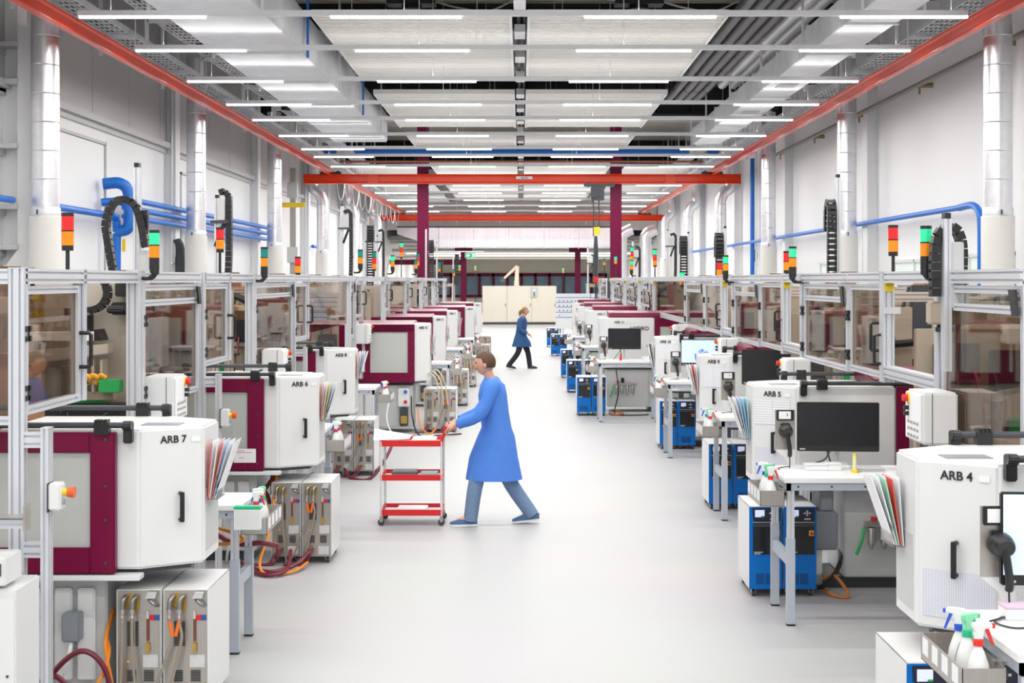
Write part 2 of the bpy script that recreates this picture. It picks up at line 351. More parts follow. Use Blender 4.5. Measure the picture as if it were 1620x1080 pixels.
for i, d in enumerate((84, 92, 100)):
    lab = f'low tube light row of the far hall behind the big duct, {ORD[i]}'
    if f2 is None:
        f2 = t = thing('tube_light_row', lab, 'ceiling light', (0, d, 4.05), 'low light rows of the far hall')
        MB().box(-7, -.06, 0, 7, .06, .08).build('trunking', LAMPB, t); MB().box(-6.8, -.05, -.06, 6.8, .05, 0).build('tube_light', mat('warm_lit_tube', (1, .95, .85), .4, emit=5), t)
        for x in (-5, 0, 5): MB().cyl((x, 0, .07), (x, 0, 4.4), .008, 5).build('hanging_wire', GALV, t)
    else: dup(f2, (0, d, 4.05), lab)
for i, (d, z) in enumerate(((82, 4.6), (83.5, 4.2), (86, 3.8), (88, 4.5), (95, 4.6))):
    tag(MB().cyl((-7.6, d, z), (7.6, d, z), .09, 10).build('service_pipe', mat('pale_grey_pipe', (.5, .49, .46), .5), smooth=True), f'pale horizontal pipe under the far big duct, {ORD[i]} of five', 'pipe', 'pipes of the far hall')
tag(MB().box(-7.6, 82, 4.75, 7.6, 111, 5.0).build('low_ceiling', mat('grey_low_ceiling', (.33, .32, .30), .7)), kind='structure')
# ---- cream radiant ceiling panels, two halves a bay
pn = None
def rpanel(x0, x1, L, label, loc):
    t = thing('radiant_ceiling_panel', label, 'ceiling panel', loc, 'radiant ceiling panels')
    nb = 10
    for i in range(nb):
        y0 = L*i/nb; y1 = L*(i+1)/nb-.02
        m = MB().box(x0, y0, .04, x1, y1, .08)
        for k in range(5): yy = y0+(y1-y0)*(k+.5)/5; m.box(x0, yy-.045, 0, x1, yy+.04, .05)
        m.build('slat', PANELC, t)
    MB().box(x0, -.04, 0, x1, 0, .1).build('front_edge', LAMPB, t)
    for x in (x0, x1-.05): MB().box(x, 0, -.02, x+.05, L, .1).build('side_rail', W, t)
    for x in (x0+.6, x1-.6):
        for y in (.6, L-.6): MB().cyl((x, y, .08), (x, y, 1.6), .006, 5).build('hanging_rod', GALV, t)
    return t
PZ = H+4.4
for j, (x0, x1, nm) in enumerate(((-3.5, -.16, 'left'), (.1, 3.45, 'right'))):
    src = None
    for i, (d, L) in enumerate(((23.7, 7.3), (33.6, 7.3), (43.2, 3.4), (54, 7.3), (63.5, 7.3), (72.5, 6))):
        lab = f'cream ribbed radiant ceiling panel {nm} of the centre channel, {ORD[i]} bay'
        if src is None: src = rpanel(x0, x1, L, lab, (0, d, PZ))
        elif L == 7.3: dup(src, (0, d, PZ), lab)
        else: rpanel(x0, x1, L, lab, (0, d, PZ))
for i, d in enumerate((54, 63.5, 72.5)):
    for x0, x1, nm in ((-7.2, -3.9, 'left'), (3.9, 7.2, 'right')): rpanel(x0, x1, 6.6, f'outer cream ceiling panel beyond the near crane on the {nm}, {ORD[i]} bay', (0, d, PZ-.1))
# centre channel with pipes and little boxes
t = thing('service_channel', 'centre service channel between the cream ceiling panels', 'pipe channel', (0, 22, H+4.5))
MB(1, 0, 22, H+4.5).cyl((-.05, 20, H+4.72), (-.05, 76, H+4.72), .035, 8).cyl((.06, 20, H+4.72), (.06, 76, H+4.72), .03, 8).build('sprinkler_pipe', DGREY, t)
for i in range(18):
    d = 23+i*2.9; MB(1, 0, 22, H+4.5).box(-.13, d, H+4.52, .07, d+.8, H+4.66).build('junction_box', W if i % 2 == 0 else GALV, t)
# ---- rectangular galvanised ducts left and right
def rduct(s, u0, u1, z0, z1, y1, name, segl):
    t = thing('air_duct', f'large galvanised rectangular air duct under the ceiling, {name} side', 'air duct', (s*(u0+u1)/2, 18, z0), 'rectangular air ducts')
    cx = s*(u0+u1)/2; y = 10
    while y < y1-.1:
        e = min(y+segl, y1)
        m = MB(1, cx, 18, z0); m.box(s*u0, y+.02, z0, s*u1, e-.02, z1).build('duct_section', GALV, t, bevel=.01)
        MB(1, cx, 18, z0).box(s*u0-.03, e-.03, z0-.025, s*u1+.03, e+.03, z1+.03).build('flange', GALV, t)
        y = e
    for k in range(6): 
        d = 16+k*4.3
        for u in (u0-.06, u1+.06): MB(1, cx, 18, z0).box(s*u-.02, d, z0-.05, s*u+.02, d+.06, 8.45).build('strut_hanger', PIPEB if (s < 0 and u < u0) and k % 2 == 0 else GALV, t)
    return t
rduct(-1, 3.76, 5.27, H+3.9, H+4.65, 39.9, 'left', 3.6)
dr = rduct(1, 4.93, 5.7, H+3.9, H+4.36, 40.8, 'right', 2.9)
for k in range(5): d = 19+k*4.6; MB(1, 5.315, 18, H+3.9).box(5.13, d, H+3.885, 5.5, d+.55, H+3.9).build('air_grille', mat('grille_grey', (.5, .5, .5), .5), dr)
# four dark lagged pipes and two white ones on the right
for i, x in enumerate((3.98, 4.25, 4.49, 4.74)):
    t = thing('lagged_pipe', f'dark grey lagged pipe under the right ceiling, {ORD[i]} from the centre', 'pipe', (x, 14, H+4.9), 'dark lagged pipes')
    MB(1, x, 14, H+4.9).tube(curve([(x, 12, H+4.9), (x, 24, H+4.9), (x, 37.2, H+4.9), (x, 38.2, H+5.1), (x, 38.4, H+5.9)], 6), .105, 14).build('pipe_run', LAG, t, smooth=True)
    for d in (22.5, 25.9, 29.4, 33, 36.3): MB(1, x, 14, H+4.9).cyl((x, d, H+4.9), (x, d+.05, H+4.9), .118, 14).build('pipe_clip', BLK, t)
for i, x in enumerate((5.08, 5.36)):
    tag(MB().tube([(x, 12, H+4.95), (x, 36, H+4.95)], .12, 14).build('white_pipe', W, smooth=True), f'white round pipe beside the dark lagged pipes, {("inner", "outer")[i]} one', 'pipe', 'white ceiling pipes')
# black flexible stubs and cable trays by the side walls
for s in (-1, 1):
    for j, (u, z) in enumerate(((5.98, H+4.35), (6.75, H+4.1))):
        t = thing('cable_tray', f'galvanised mesh cable tray along the {SIDE[s]} wall, {("inner", "outer")[j]} one', 'cable tray', (s*u, 16, z), 'cable trays')
        m = MB(1, s*u, 16, z)
        for a in (-.2, .2): m.box(s*u+a-.012, 12, z, s*u+a+.012, 70, z+.1)
        m.build('side_rail', GALV, t)
        m = MB(1, s*u, 16, z)
        for i in range(190): m.box(s*u-.2, 14+i*.3, z, s*u+.2, 14.06+i*.3, z+.015)
        for a in (-.12, -.04, .04, .12): m.box(s*u+a-.008, 12, z, s*u+a+.008, 70, z+.012)
        o = m.build('mesh_rung', GALV, t); o['kind'] = 'stuff'
        for i in range(12):
            d = 15.5+i*4.1; MB(1, s*u, 16, z).box(s*u+s*.24, d, z-.35, s*u+s*.30, d+.06, 8.45).box(s*u-.26, d, z-.06, s*u+.3, d+.06, z).build('strut_hanger', GALV, t)
        m = MB(1, s*u, 16, z)
        for a in (-.13, -.05, .06, .14): m.tube([(s*u+a+R.uniform(-.02, .02), 12+k*4, z+.04+R.uniform(0, .03)) for k in range(15)], .02, 6)
        o = m.build('cable_bundle', DGREY, t, smooth=True); o['kind'] = 'stuff'
    for i, d in enumerate((21.5, 26.2, 30.8, 35.5)):
        x = s*(6.0 if s > 0 else 5.6)
        tag(MB().tube(curve([(x-s*.2, d, H+4.7), (x, d, H+4.75), (x+s*.25, d+.05, H+4.6), (x+s*.3, d+.1, H+4.25)], 5), .12, 12).build('flexible_duct', BLK, smooth=True), f'black flexible duct stub beside the {SIDE[s]} rectangular duct, {ORD[i]}', 'air duct', 'black flexible ducts')
# extra roof clutter: black fans above the panels
for i, (x, d) in enumerate(((-2.2, 28.5), (2.35, 28.5), (-1.6, 45), (1.9, 45.5))):
    t = thing('roof_fan_unit', f'black unit hung above the ceiling panels, {("near left", "near right", "far left", "far right")[i]}', 'fan unit', (x, d, H+5.5), 'roof fan units')
    MB().prism([(-.5, 0), (.5, 0), (.35, .5), (-.35, .5)], -.25, .25, 'y').build('housing', DARKB, t, bevel=.02); MB().cyl((0, 0, -.08), (0, 0, 0), .2, 14).build('fan_ring', DARKB, t)
    MB().cyl((-.3, 0, .5), (-.3, 0, 1.0-.45), .02, 6).cyl((.3, 0, .3), (.3, 0, .545), .02, 6).build('hanger', DARKB, t)
    cable('flexible_cord', [(.4, 0, .1), (.9, .1, -.02), (1.5, .1, -.1), (2, .1, .1)], .02, W, '', parent=t)
tag(MB().cyl((-6.8, 49, H+4.42), (6.8, 49, H+4.42), .1, 10).build('blue_pipe', PIPEB, smooth=True), 'blue pipe crossing the hall under the ceiling', 'pipe')
tag(MB().cyl((-7.2, 51, H+4.25), (7.2, 51, H+4.25), .04, 8).build('copper_pipe', mat('rust_brown_pipe', (.25, .07, .03), .5), smooth=True), 'rust brown pipe crossing behind the near crane bridge', 'pipe')
# ---- round silver ventilation ducts at the walls with white lower ends
def vduct(s, d, label, kinked):
    x = s*7.0; t = thing('ventilation_duct', label, 'air duct', (x, d, 2.2), 'silver wall ducts')
    zt = 6.25 if not kinked else 5.1
    z = 3.5; k = 0
    while z < zt-.05:
        e = min(z+.42, zt); r = .205
        MB(1, x, d, 2.2).lathe([(r-.005, z), (r, z+.01), (r, e-.01), (r-.005, e)], (x, d, 0), 24).build('lagging_section', FOIL, t, smooth=.3); z = e; k += 1
    if kinked:
        MB(1, x, d, 2.2).tube(curve([(x, d, zt-.06), (x, d, zt+.1), (x+s*.1, d, zt+.4), (x+s*.33, d, zt+.6), (x+s*.33, d, zt+1.0), (x+s*.3, d, 7.4)], 4), .2, 18).build('lagging_bend', FOIL, t, smooth=True)
    else: MB(1, x, d, 2.2).cyl((x, d, 6.25), (x, d, 7.2), .2, 18).build('lagging_top', FOIL, t, smooth=True)
    MB(1, x, d, 2.2).lathe([(.215, 3.38), (.22, 3.4), (.22, 3.5), (.205, 3.52)], (x, d, 0), 20).build('collar', GALV, t, smooth=True)
    prof = []
    for i in range(26): prof += [(.235, 2.3+i*.042), (.242, 2.32+i*.042)]
    MB(1, x, d, 2.2).lathe(prof+[(.235, 3.39)], (x, d, 0), 20).build('fabric_diffuser', DUCTW, t, smooth=True)
    a = MB(1, x, d, 2.2).cyl((x-.03, d-.25, 3.44), (x-.03, d-.19, 3.44), .05, 14).build('damper_dial', GALV, t, smooth=True)
    MB(1, x, d, 2.2).box(x-.04, d-.27, 3.405, x-.02, d-.25, 3.475).build('damper_handle', DGREY, a)
    return t
for s in (-1, 1):
    for i in range(6):
        vduct(s, 20.9+9.7*i, f'silver lagged ventilation duct at the {SIDE[s]} wall, {ORD[i]} from the camera', i >= 3)
# grey conduits down the walls
CON = ((1, 7.62, 22.6, 3.2, 5.6), (1, 7.62, 31.6, 2.5, 5.8), (-1, 7.6, 30.9, 2.4, 7.5), (-1, 7.6, 40.9, 2.4, 7), (1, 7.6, 46, 2.5, 7.5), (1, 7.6, 51, 2.4, 7.5), (1, 7.6, 60, 2.4, 7.5), (-1, 7.6, 50, 2.4, 7.5), (-1, 7.6, 56, 2.4, 7.5))
for i, (s, u, d, z0, z1) in enumerate(CON):
    tag(MB().cyl((s*u, d, z0), (s*u, d, z1), .025, 8).cyl((s*u, d+.12, z0), (s*u, d+.12, z1), .025, 8).box(s*u-.04, d-.05, z0+.4, s*u+.05, d+.18, z0+.44).box(s*u-.04, d-.05, z1-.5, s*u+.05, d+.18, z1-.46).build('wall_conduit', GALV, smooth=True), f'grey conduit pair running down the {SIDE[s]} wall, {ORD[sorted(q[2] for q in CON if q[0] == s).index(d)]} from the camera', 'pipe', 'wall conduits')
tag(MB().tube([(7.46, 16, 6.12), (7.46, 42, 6.12)], .045, 10).build('fire_pipe', mat('grey_iron_pipe', (.25, .24, .22), .5), smooth=True), 'grey sprinkler pipe along the upper right wall', 'pipe')
for i, d in enumerate((22, 26.8, 31.6, 36.4, 41.2)): tag(MB().cyl((7.45, d, 6.12), (7.75, d, 6.12), .05, 10).cyl((7.5, d, 6.12), (7.5, d, 5.95), .02, 8).build('pipe_bracket', mat('aged_brass', (.3, .22, .1), .5)), f'brass bracket of the upper right sprinkler pipe, {ORD[i]}', 'bracket', 'sprinkler pipe brackets')
# ---- blue pipes
def bpipe(name, label, pts, r, parent=None): return tag(MB().tube(pts, r, 12).build(name, PIPEB, smooth=True), label, 'pipe', 'blue compressed air pipes')
bpipe('blue_pipe', 'blue pipe along the left wall left of the white column', [(-7.44, 17, 3.62), (-7.44, 20.8, 3.62)], .05)
bpipe('blue_pipe', 'single blue pipe on the left wall right of the first silver duct', [(-7.44, 21.5, 3.62), (-7.44, 25.7, 3.62)], .06)
for k, z in enumerate((4.0, 3.83, 3.66)):
    zz = z-.02
    bpipe('blue_pipe', f'{("top", "middle", "bottom")[k]} pipe of the three blue pipes along the left wall', [(-7.43, 26.6, zz), (-7.43, 41.5, zz)], .055)
t = thing('blue_pipe_manifold', 'thick blue pipe manifold with bends on the left wall', 'pipe', (-7.3, 26, 2.4))
MM = lambda: MB(1, -7.3, 26, 2.4)
MM().tube(curve([(-7.62, 25.9, 4.2), (-7.35, 25.95, 4.22), (-7.2, 26, 4.1), (-7.17, 26, 3.8), (-7.17, 26, 3.5), (-7.22, 26, 3.38), (-7.36, 26, 3.34), (-7.4, 26, 3.34)], 6), .105, 14).build('main_bend', PIPEB, t, smooth=True)
MM().tube(curve([(-7.62, 25.8, 3.86), (-7.3, 25.95, 3.88), (-7.19, 26, 3.75)], 5), .075, 10).tube(curve([(-7.5, 25.6, 3.62), (-7.42, 25.9, 3.6), (-7.4, 26, 3.45), (-7.4, 26, 2.4)], 6), .075, 12).build('side_branch', PIPEB, t, smooth=True)
for z in (3.3, 3.55): MM().cyl((-7.4, 26, z), (-7.4, 26, z+.03), .082, 12).build('pipe_sleeve', W, t)
MM().box(-7.30, 25.99, 2.97, -7.24, 26.01, 3.2).build('pipe_label', YEL, t)
bpipe('blue_pipe', 'blue pipe along the right wall', [(7.44, 23.9, 3.68), (7.44, 42, 3.68), (7.44, 62, 3.68)], .05)
bpipe('blue_pipe', 'blue drop pipe beside the first right silver duct', curve([(7.45, 24.2, 3.68), (7.42, 23.4, 3.68), (7.40, 23.0, 3.55), (7.4, 22.9, 3.3), (7.4, 22.9, 2.3)], 6), .06)
bpipe('blue_pipe', 'tall blue pipe running up the right wall', [(7.5, 46.2, 2.3), (7.5, 46.2, 6.4)], .07)
bpipe('blue_pipe', 'short blue tee pipe on the far left wall', [(-7.42, 50.5, 3.65), (-7.42, 53.5, 3.65), (-7.42, 52, 3.65), (-7.42, 52, 2.4)], .06)
# dark bent pipe on the left wall
tag(MB().tube(curve([(-7.62, 31, 2.2), (-7.62, 31, 3.0), (-7.62, 31, 3.2), (-7.56, 31, 3.28), (-7.48, 31, 3.26), (-7.44, 31, 3.15), (-7.44, 31, 2.9), (-7.44, 31, 2.2)], 6), [.05]*18+[.07]*4+[.1]*21, 14).cyl((-7.44, 31, 2.2), (-7.44, 31, 2.95), .115, 14).build('black_pipe', DGREY, smooth=True), 'black bent pipe beside the second left silver duct', 'pipe')
# grey power riser with boxes on the left wall
x, _, _ = PX(463, 400, 45); t = thing('power_riser', 'beige power riser with two grey boxes on the left wall', 'conduit', (x, 45, 2.3))
MB(1, x, 45, 2.3).box(x-.09, 45, 2.3, x+.09, 45.1, 6.0).build('riser_channel', mat('warm_grey_channel', (.40, .38, .34), .5), t)
for z in (3.25, 5.3): MB(1, x, 45, 2.3).box(x-.16, 44.9, z-.25, x+.16, 45.05, z+.25).build('switch_box', GREY, t, bevel=.01)
MB(1, x, 45, 2.3).box(x-.35, 44.95, 4.75, x+.4, 45.05, 4.9).build('yellow_bracket', YEL, t)
# wall clock
t = thing('wall_clock', 'round wall clock on the right wall, seen edge on', 'clock', (7.75, 46.9, 3.26), None)
MB(1, 7.75, 46.9, 3.26).cyl((7.75, 46.9, 3.26), (7.62, 46.9, 3.26), .2, 24).build('clock_case', DGREY, t, smooth=True); MB(1, 7.75, 46.9, 3.26).cyl((7.62, 46.9, 3.26), (7.61, 46.9, 3.26), .18, 24).build('clock_face', PAPER, t)
# ---- the big silver duct across the far end
t = thing('big_air_duct', 'huge silver sheet metal duct spanning the far end of the hall', 'air duct', (0, 80, 4.26))
yy = 78.9
for i in range(5):
    x0 = -4.6+i*1.95; MB(1, 0, 80, 4.26).box(x0+.015, yy, 4.26, x0+1.93, yy+1.6, 5.36).build('duct_section', DUCTF, t, bevel=.01)
    MB(1, 0, 80, 4.26).box(x0+1.93, yy-.02, 4.22, x0+1.965, yy+1.6, 5.4).build('flange', GALV, t)
MB(1, 0, 80, 4.26).prism([(-4.6, 4.26), (-4.6, 5.36), (-6.9, 5.36), (-6.9, 5.0)], yy, yy+1.6, 'y').build('duct_section', DUCTF, t)
for x in (-6, -3.6, -1.2, 1.2, 3.6, 5): MB(1, 0, 80, 4.26).cyl((x, yy+.2, 5.3), (x, yy+.2, 8.45), .02, 6).build('hanger_rod', GALV, t)
MB(1, 0, 80, 4.26).box(-6.9, yy-.05, 5.36, 5.5, yy+.05, 5.44).build('support_rail', DGREY, t)
struct(MB().box(-7.7, 81, 5.3, 7.7, 81.2, 8.5), 'wall_partition', mat('pale_pink_wall', (.72, .68, .66), .6))
# silver elbows by the far right
for i, x in enumerate((5.2, 6.45)):
    tag(MB().tube(curve([(x, 74, 0), (x, 74, 4.2), (x+.05, 74, 4.8), (x+.3, 74, 5.0), (x+.55, 74, 5.1)], 5), .3, 14).build('ventilation_duct', FOIL, smooth=True), f'silver elbow duct at the far right end of the hall, {("inner", "outer")[i]}', 'air duct', 'far elbow ducts')
# emergency exit sign
x, d, z = PX(744, 404, 51.85); t = thing('exit_sign', 'green and white emergency exit sign with running arrow', 'sign', (x, d, z))
MB().box(-.19, 0, -.09, .19, .04, .09).build('sign_box', W, t); MB().box(-.18, -.006, -.08, .18, 0, .08).build('sign_face', mat('exit_green', (.02, .35, .16), .4, emit=.3), t)
MB().prism([(-.15, 0), (-.08, .055), (-.08, .02), (-.02, .02), (-.02, -.02), (-.08, -.02), (-.08, -.055)], -.011, -.006, 'y').build('arrow', PAPER, t)
MB().box(.07, -.011, -.06, .15, -.006, .06).build('door_symbol', PAPER, t); MB().box(.085, -.014, -.05, .1, -.011, .03).box(.11, -.014, -.05, .125, -.011, .03).build('runner_symbol', MATS['exit_green'], t)
MB().cyl((-3.42-x, .02, .14), (.5, .02, .14), .02, 6).cyl((0, .02, .09), (0, .02, .14), .015, 6).build('support_pipe', GALV, t)
# ================================================================= MACHINES
def ch_frame(s, typ):     # chamfer: corner point, nose point (u, v)
    return dict(A=((2.15, 0), (1.83, .2)), B=((1.70, 0), (1.48, .2)))[typ] if s < 0 else dict(A=((2.17, 0), (1.86, .23)), B=((1.56, 0), (1.49, .08)))[typ]
Z0 = .823
def ztop(typ): return 1.61 if typ == 'A' else 1.75
def machine(s, typ, label, loc):
    t = thing('moulding_machine', label, 'machine', loc, 'injection moulding machines')
    z1 = ztop(typ); (uc, _), (un, vn) = ch_frame(s, typ)
    M = lambda: MB(s, 2.5, 0)
    ub = 2.95 if typ == 'A' or s < 0 else 2.5
    if typ == 'B' and s < 0: ub = 2.75
    M().prism([(ub, 0), (uc, 0), (un, vn), (un, .6), (uc, .8), (ub, .8)], Z0, z1, 'z').build('enclosure', W, t, bevel=.014)
    M().prism([(ub, .05), (uc+.02, .05), (un+.08, vn+.02), (un+.08, .58), (uc, .75), (ub, .75)], Z0-.03, Z0, 'z').build('enclosure_floor', DGREY, t)
    # door handle on the chamfer
    dx, dy = uc-un, -vn; L = math.hypot(dx, dy); ang = math.atan2(vn, -(uc-un)*s) if s < 0 else 0
    ex = Vector((s*(uc-un), -vn, 0)).normalized()       # along the chamfer from nose to corner
    nn = Vector((-s*vn, -(uc-un), 0)).normalized()      # outward normal
    P0 = Vector((s*(un-2.5), vn, 0))
    def CP(f, z, off=0): return P0+ex*(L*f)+nn*off+Vector((0, 0, z))
    m = MB(); hz = 1.16 if typ == 'A' else 1.2
    if typ == 'A':
        f = .38 if s < 0 else .5
        for zz in (hz-.075, hz+.075): m.tube([CP(f, zz), CP(f, zz, .04)], .012, 8)
        m.tube([CP(f, hz-.085, .042), CP(f, hz+.085, .042)], .014, 8); m.build('door_handle', BLK, t, bevel=.003)
    # side panel inset on the aisle face
    M().box(un-.004, vn+.05, Z0+.06, un, .56, Z0+.42).build('side_panel', GREY, t)
    if s < 0:
        zt, zb = z1-.01, Z0-.012
        if typ == 'A': fo = (2.27, 3.5); fi = (2.41, 3.3); hz_ = (.955, 1.485)
        else: fo = (uc+.01, 2.66); fi = (uc+.12, 2.42); hz_ = (.97, 1.62)
        m = M(); v0, v1 = -.06, -.005
        for a, b, c, e in ((fo[0], fi[0], zb, zt), (fi[1], fo[1], zb, zt), (fi[0], fi[1], hz_[1], zt), (fi[0], fi[1], zb, hz_[0])): m.box(a, v0, c, b, v1, e)
        fr = m.build('door_frame', PUR, t, bevel=.006)
        M().box(fi[0], -.035, hz_[0], fi[1], -.02, hz_[1]).build('door_window', WINP, fr)
        m = M()
        for a in (fo[0]+.05, (fi[1]+fo[1])/2):
            for zz in (zb+.06, zb+.3, zt-.3, zt-.04): m.cyl((a, v0-.006, zz), (a, v0, zz), .009, 8)
        m.build('screw', DGREY, fr)
        if typ == 'A': M().box(2.13, -.07, Z0-.05, 3.3, .03, Z0-.02).build('door_track', W, t, bevel=.004)
        else: M().prism([(-.06, zt), (.7, zt+.05), (.7, zt-.1), (-.06, zt-.12)], uc+.02, 2.75, 'x').build('sloped_hood', PUR, t, bevel=.01)
    else:
        zt, zb = z1+.0, Z0-.02; a0 = ub
        m = M()
        for a, b, c, e in ((a0, a0+.10, zb, zt), (a0+1.0, a0+1.25, zb, zt), (a0+.10, a0+1.0, zt-.16, zt), (a0+.10, a0+1.0, zb, zb+.1)): m.box(a, -.02, c, b, .05, e)
        fr = m.build('door_frame', PUR, t, bevel=.006)
        M().box(a0+.10, 0, zb+.1, a0+1.0, .015, zt-.16).build('door_window', WINP, fr)
        M().prism([(.1, zt+.005), (.12, zt+.09), (.75, zt+.12), (.78, zt)], uc+.1, a0+1.2, 'x').build('sloped_hood', PUR, t, bevel=.012) if typ == 'B' else 0
    # rails on top with clamps
    if typ == 'A':
        for v, zz, nm in ((-.06 if s < 0 else -.03, z1+.03, 'front'), (.80, z1+.05, 'back')):
            r = M().cyl((uc+.04, v, zz), (3.45, v, zz), .017, 10).build('door_rail', DGREY, t, smooth=True)
            M().box(uc+.02, v-.022, zz-.10, uc+.07, v+.03, zz+.022).cyl((uc+.02, v-.025, zz), (uc+.07, v-.025, zz), .028, 12).build('rail_bracket', BLK, r, bevel=.006)
            m = M().box(uc+.15, v-.028, zz-.05, uc+.23, v+.03, zz+.012)
            for k in range(4): m.box(uc+.155+k*.02, v-.03, zz+.012, uc+.167+k*.02, v+.03, zz+.032)
            m.build('rail_clamp', BLK, r)
        m = M().box(uc-.17, .22, z1, uc+.05, .36, z1+.004).build('grey_pad', MGREY, t)
    # purple rear of the clamp unit, base, injection unit
    M().box(ub+.02, .06, Z0+.02, ub+1.5, .78, z1-.02).build('clamp_housing', PUR, t, bevel=.02)
    M().box(2.36 if s < 0 or typ == 'B' else 2.56, .1, .09, 6.2, .72, Z0-.03).build('base', GREY, t, bevel=.01)
    M().box(2.40, .14, .0, 6.1, .68, .09).build('base_foot', DGREY, t)
    m = M()
    for k in range(3 if s < 0 else 0): m.box(2.42+k*.13, .065, .18+.0, 2.52+k*.13, .1, Z0-.12)
    if s < 0: m.build('base_cover_panel', W, t, bevel=.008)
    M().box(ub+1.5, .12, Z0-.05, ub+2.9, .7, 1.35).build('injection_unit', BEIGE, t, bevel=.02)
    M().cyl((ub+1.5, .4, 1.5), (ub+2.6, .4, 1.5), .12, 14).build('barrel', STEEL, t, smooth=True)
    M().lathe([(.03, 0), (.05, .12), (.2, .35), (.2, .6), (.19, .62)], (ub+1.9, .4, 1.6), 14).build('hopper', STEEL, t, smooth=True)
    if typ == 'A' and s > 0:
        M().box(2.31, .02, .32, 2.5, .3, .62).box(2.36, .05, .62, 2.47, .25, Z0-.03).build('junction_box', MGREY, t, bevel=.012)
        M().box(2.26, .05, .12, 2.38, .4, .36).build('white_box', W, t, bevel=.01)
    # air filter set on the base
    if s > 0:
        u0 = 2.72 if typ == 'A' else 1.75
        if typ == 'B': M().box(1.62, .08, .09, 2.4, .72, Z0-.03).build('front_base', GREY, t, bevel=.01)
        fs = M().box(u0, .05, .50, u0+.42, .1, .54).build('air_filter_set', STEEL, t)
        for k in range(4):
            a = u0+.05+k*.1; M().lathe([(.028, 0), (.03, .03), (.03, .12), (.024, .13)], (a, .055, .36), 12).lathe([(.012, -.04), (.016, 0)], (a, .055, .36), 10).build('filter_bowl', STEEL, fs, smooth=True)
        M().lathe([(.03, 0), (.03, .07), (.022, .09)], (u0+.16, .06, .545), 12).build('regulator_knob', BLK, fs, smooth=True)
        M().lathe([(.025, 0), (.025, .03)], (u0+.07, .06, .545), 12).build('shutoff_knob', RED, fs, smooth=True)
        M().tube(curve([(u0-.01, .05, .5), (u0-.03, .04, .4), (u0-.07, .05, .28)], 6), .012, 8).build('air_hose', GREEN, fs, smooth=True)
    elif typ == 'B':
        M().box(1.75, .08, .09, 2.4, .72, Z0-.06).build('front_base', GREY, t, bevel=.01)
        M().box(1.80, .0, .42, 1.98, .1, .72).build('socket_box', W, t, bevel=.01)
        M().cyl((1.86, -.02, .66), (1.86, 0, .66), .03, 12).build('blue_socket', PIPEB, t); M().cyl((1.86, -.02, .5), (1.86, 0, .5), .028, 12).build('red_socket', RED, t)
        M().box(1.82, -.05, .12, 1.95, .08, .4).build('pump_motor', DGREY, t, bevel=.01); M().box(1.83, -.07, .16, 1.93, -.05, .28).build('brass_plate', BRASS, t)
    else:
        M().box(2.48, -.03, .42, 2.58, .06, .58).build('socket_box', MGREY, t, bevel=.008)
        M().tube(curve([(2.53, 0, .42), (2.54, -.05, .3), (2.58, -.05, .0+.12), (2.6, 0, .03)], 6), .012, 8).build('power_cord', W, t, smooth=True)
    return t
LEFT = [('7', 'A', 8.0, 0), ('6', 'A', 12.3, -.05), ('8', 'A', 17.1, .20), ('12', 'B', 22.8, 0), ('15', 'B', 27.5, 0), ('11', 'B', 32.6, 0), ('10', 'B', 37.5, -.22), ('16', 'B', 43.5, -.25)]
RIGHT = [('4', 'A', 6.47, 0), ('5', 'A', 11.2, 0), ('9', 'A', 15.7, .14), ('10', 'A', 20.8, .12), ('13', 'B', 26.4, -.03), ('17', 'B', 32.8, 0), ('18', 'B', 37.5, 0), ('19', 'B', 44, .1)]
proto = {}
for s, rows in ((-1, LEFT), (1, RIGHT)):
    for i, (n, typ, d, du) in enumerate(rows):
        lab = f'white and purple moulding machine marked ARB {n}, {ORD[i]} in the {SIDE[s]} row'
        loc = (s*(2.5+du), d, 0)
        if (s, typ) not in proto: proto[(s, typ)] = m = machine(s, typ, lab, loc)
        else: m = dup(proto[(s, typ)], loc, lab)
        # dup before lettering is added to the prototype
        rows[i] = rows[i]+(m,)
for s, rows in ((-1, LEFT), (1, RIGHT)):
    for i, (n, typ, d, du, m) in enumerate(rows):
        (uc, _), (un, vn) = ch_frame(s, typ)
        if typ == 'A' or s < 0:
            a = math.atan2(vn, uc-un)*(1 if s < 0 else -1); f = .48 if s < 0 else .5
            if s > 0 and i: f = .45
            x = s*(un+(uc-un)*f-2.5); y = vn*(1-f); nn = Vector((-s*vn, -(uc-un), 0)).normalized()*.004
            text(f'ARB {n}', .058, BLK, m, (x+nn.x, y+nn.y, ztop(typ)-.085), (PI/2, 0, a))
            q = Vector((math.cos(a), math.sin(a), 0))*.13
            o = MB().box(-.025, -.001, 0, .025, .001, .03).build('sticker', PAPER, m); o.location = (x+nn.x+q.x, y+nn.y+q.y, ztop(typ)-.085); o.rotation_euler = (0, 0, a)
        else: text(f'ARB {n}', .058, BLK, m, (s*(un+.35-2.5), -.006, ztop(typ)-.1))
for k, u0 in ((0, 2.95), (1, 2.8), (2, 2.35), (3, 2.35)): MB(1, 2.5, 0).prism([(.1, 1.615), (.12, 1.66), (.75, 1.73), (.78, 1.61)] if k < 2 else [(.1, 1.615), (.12, 1.70), (.75, 1.73), (.78, 1.61)], u0, 4.1, 'x').build('sloped_hood', PUR, RIGHT[k][4], bevel=.012)
m = RIGHT[4][4]
text('HYDRO', .1, BLK, m, (1.5+.72-2.5, -.006, 1.52), name='big_lettering'); text('DRIVE', .07, BLK, m, (1.5+.95-2.5, -.006, 1.21), name='big_lettering')
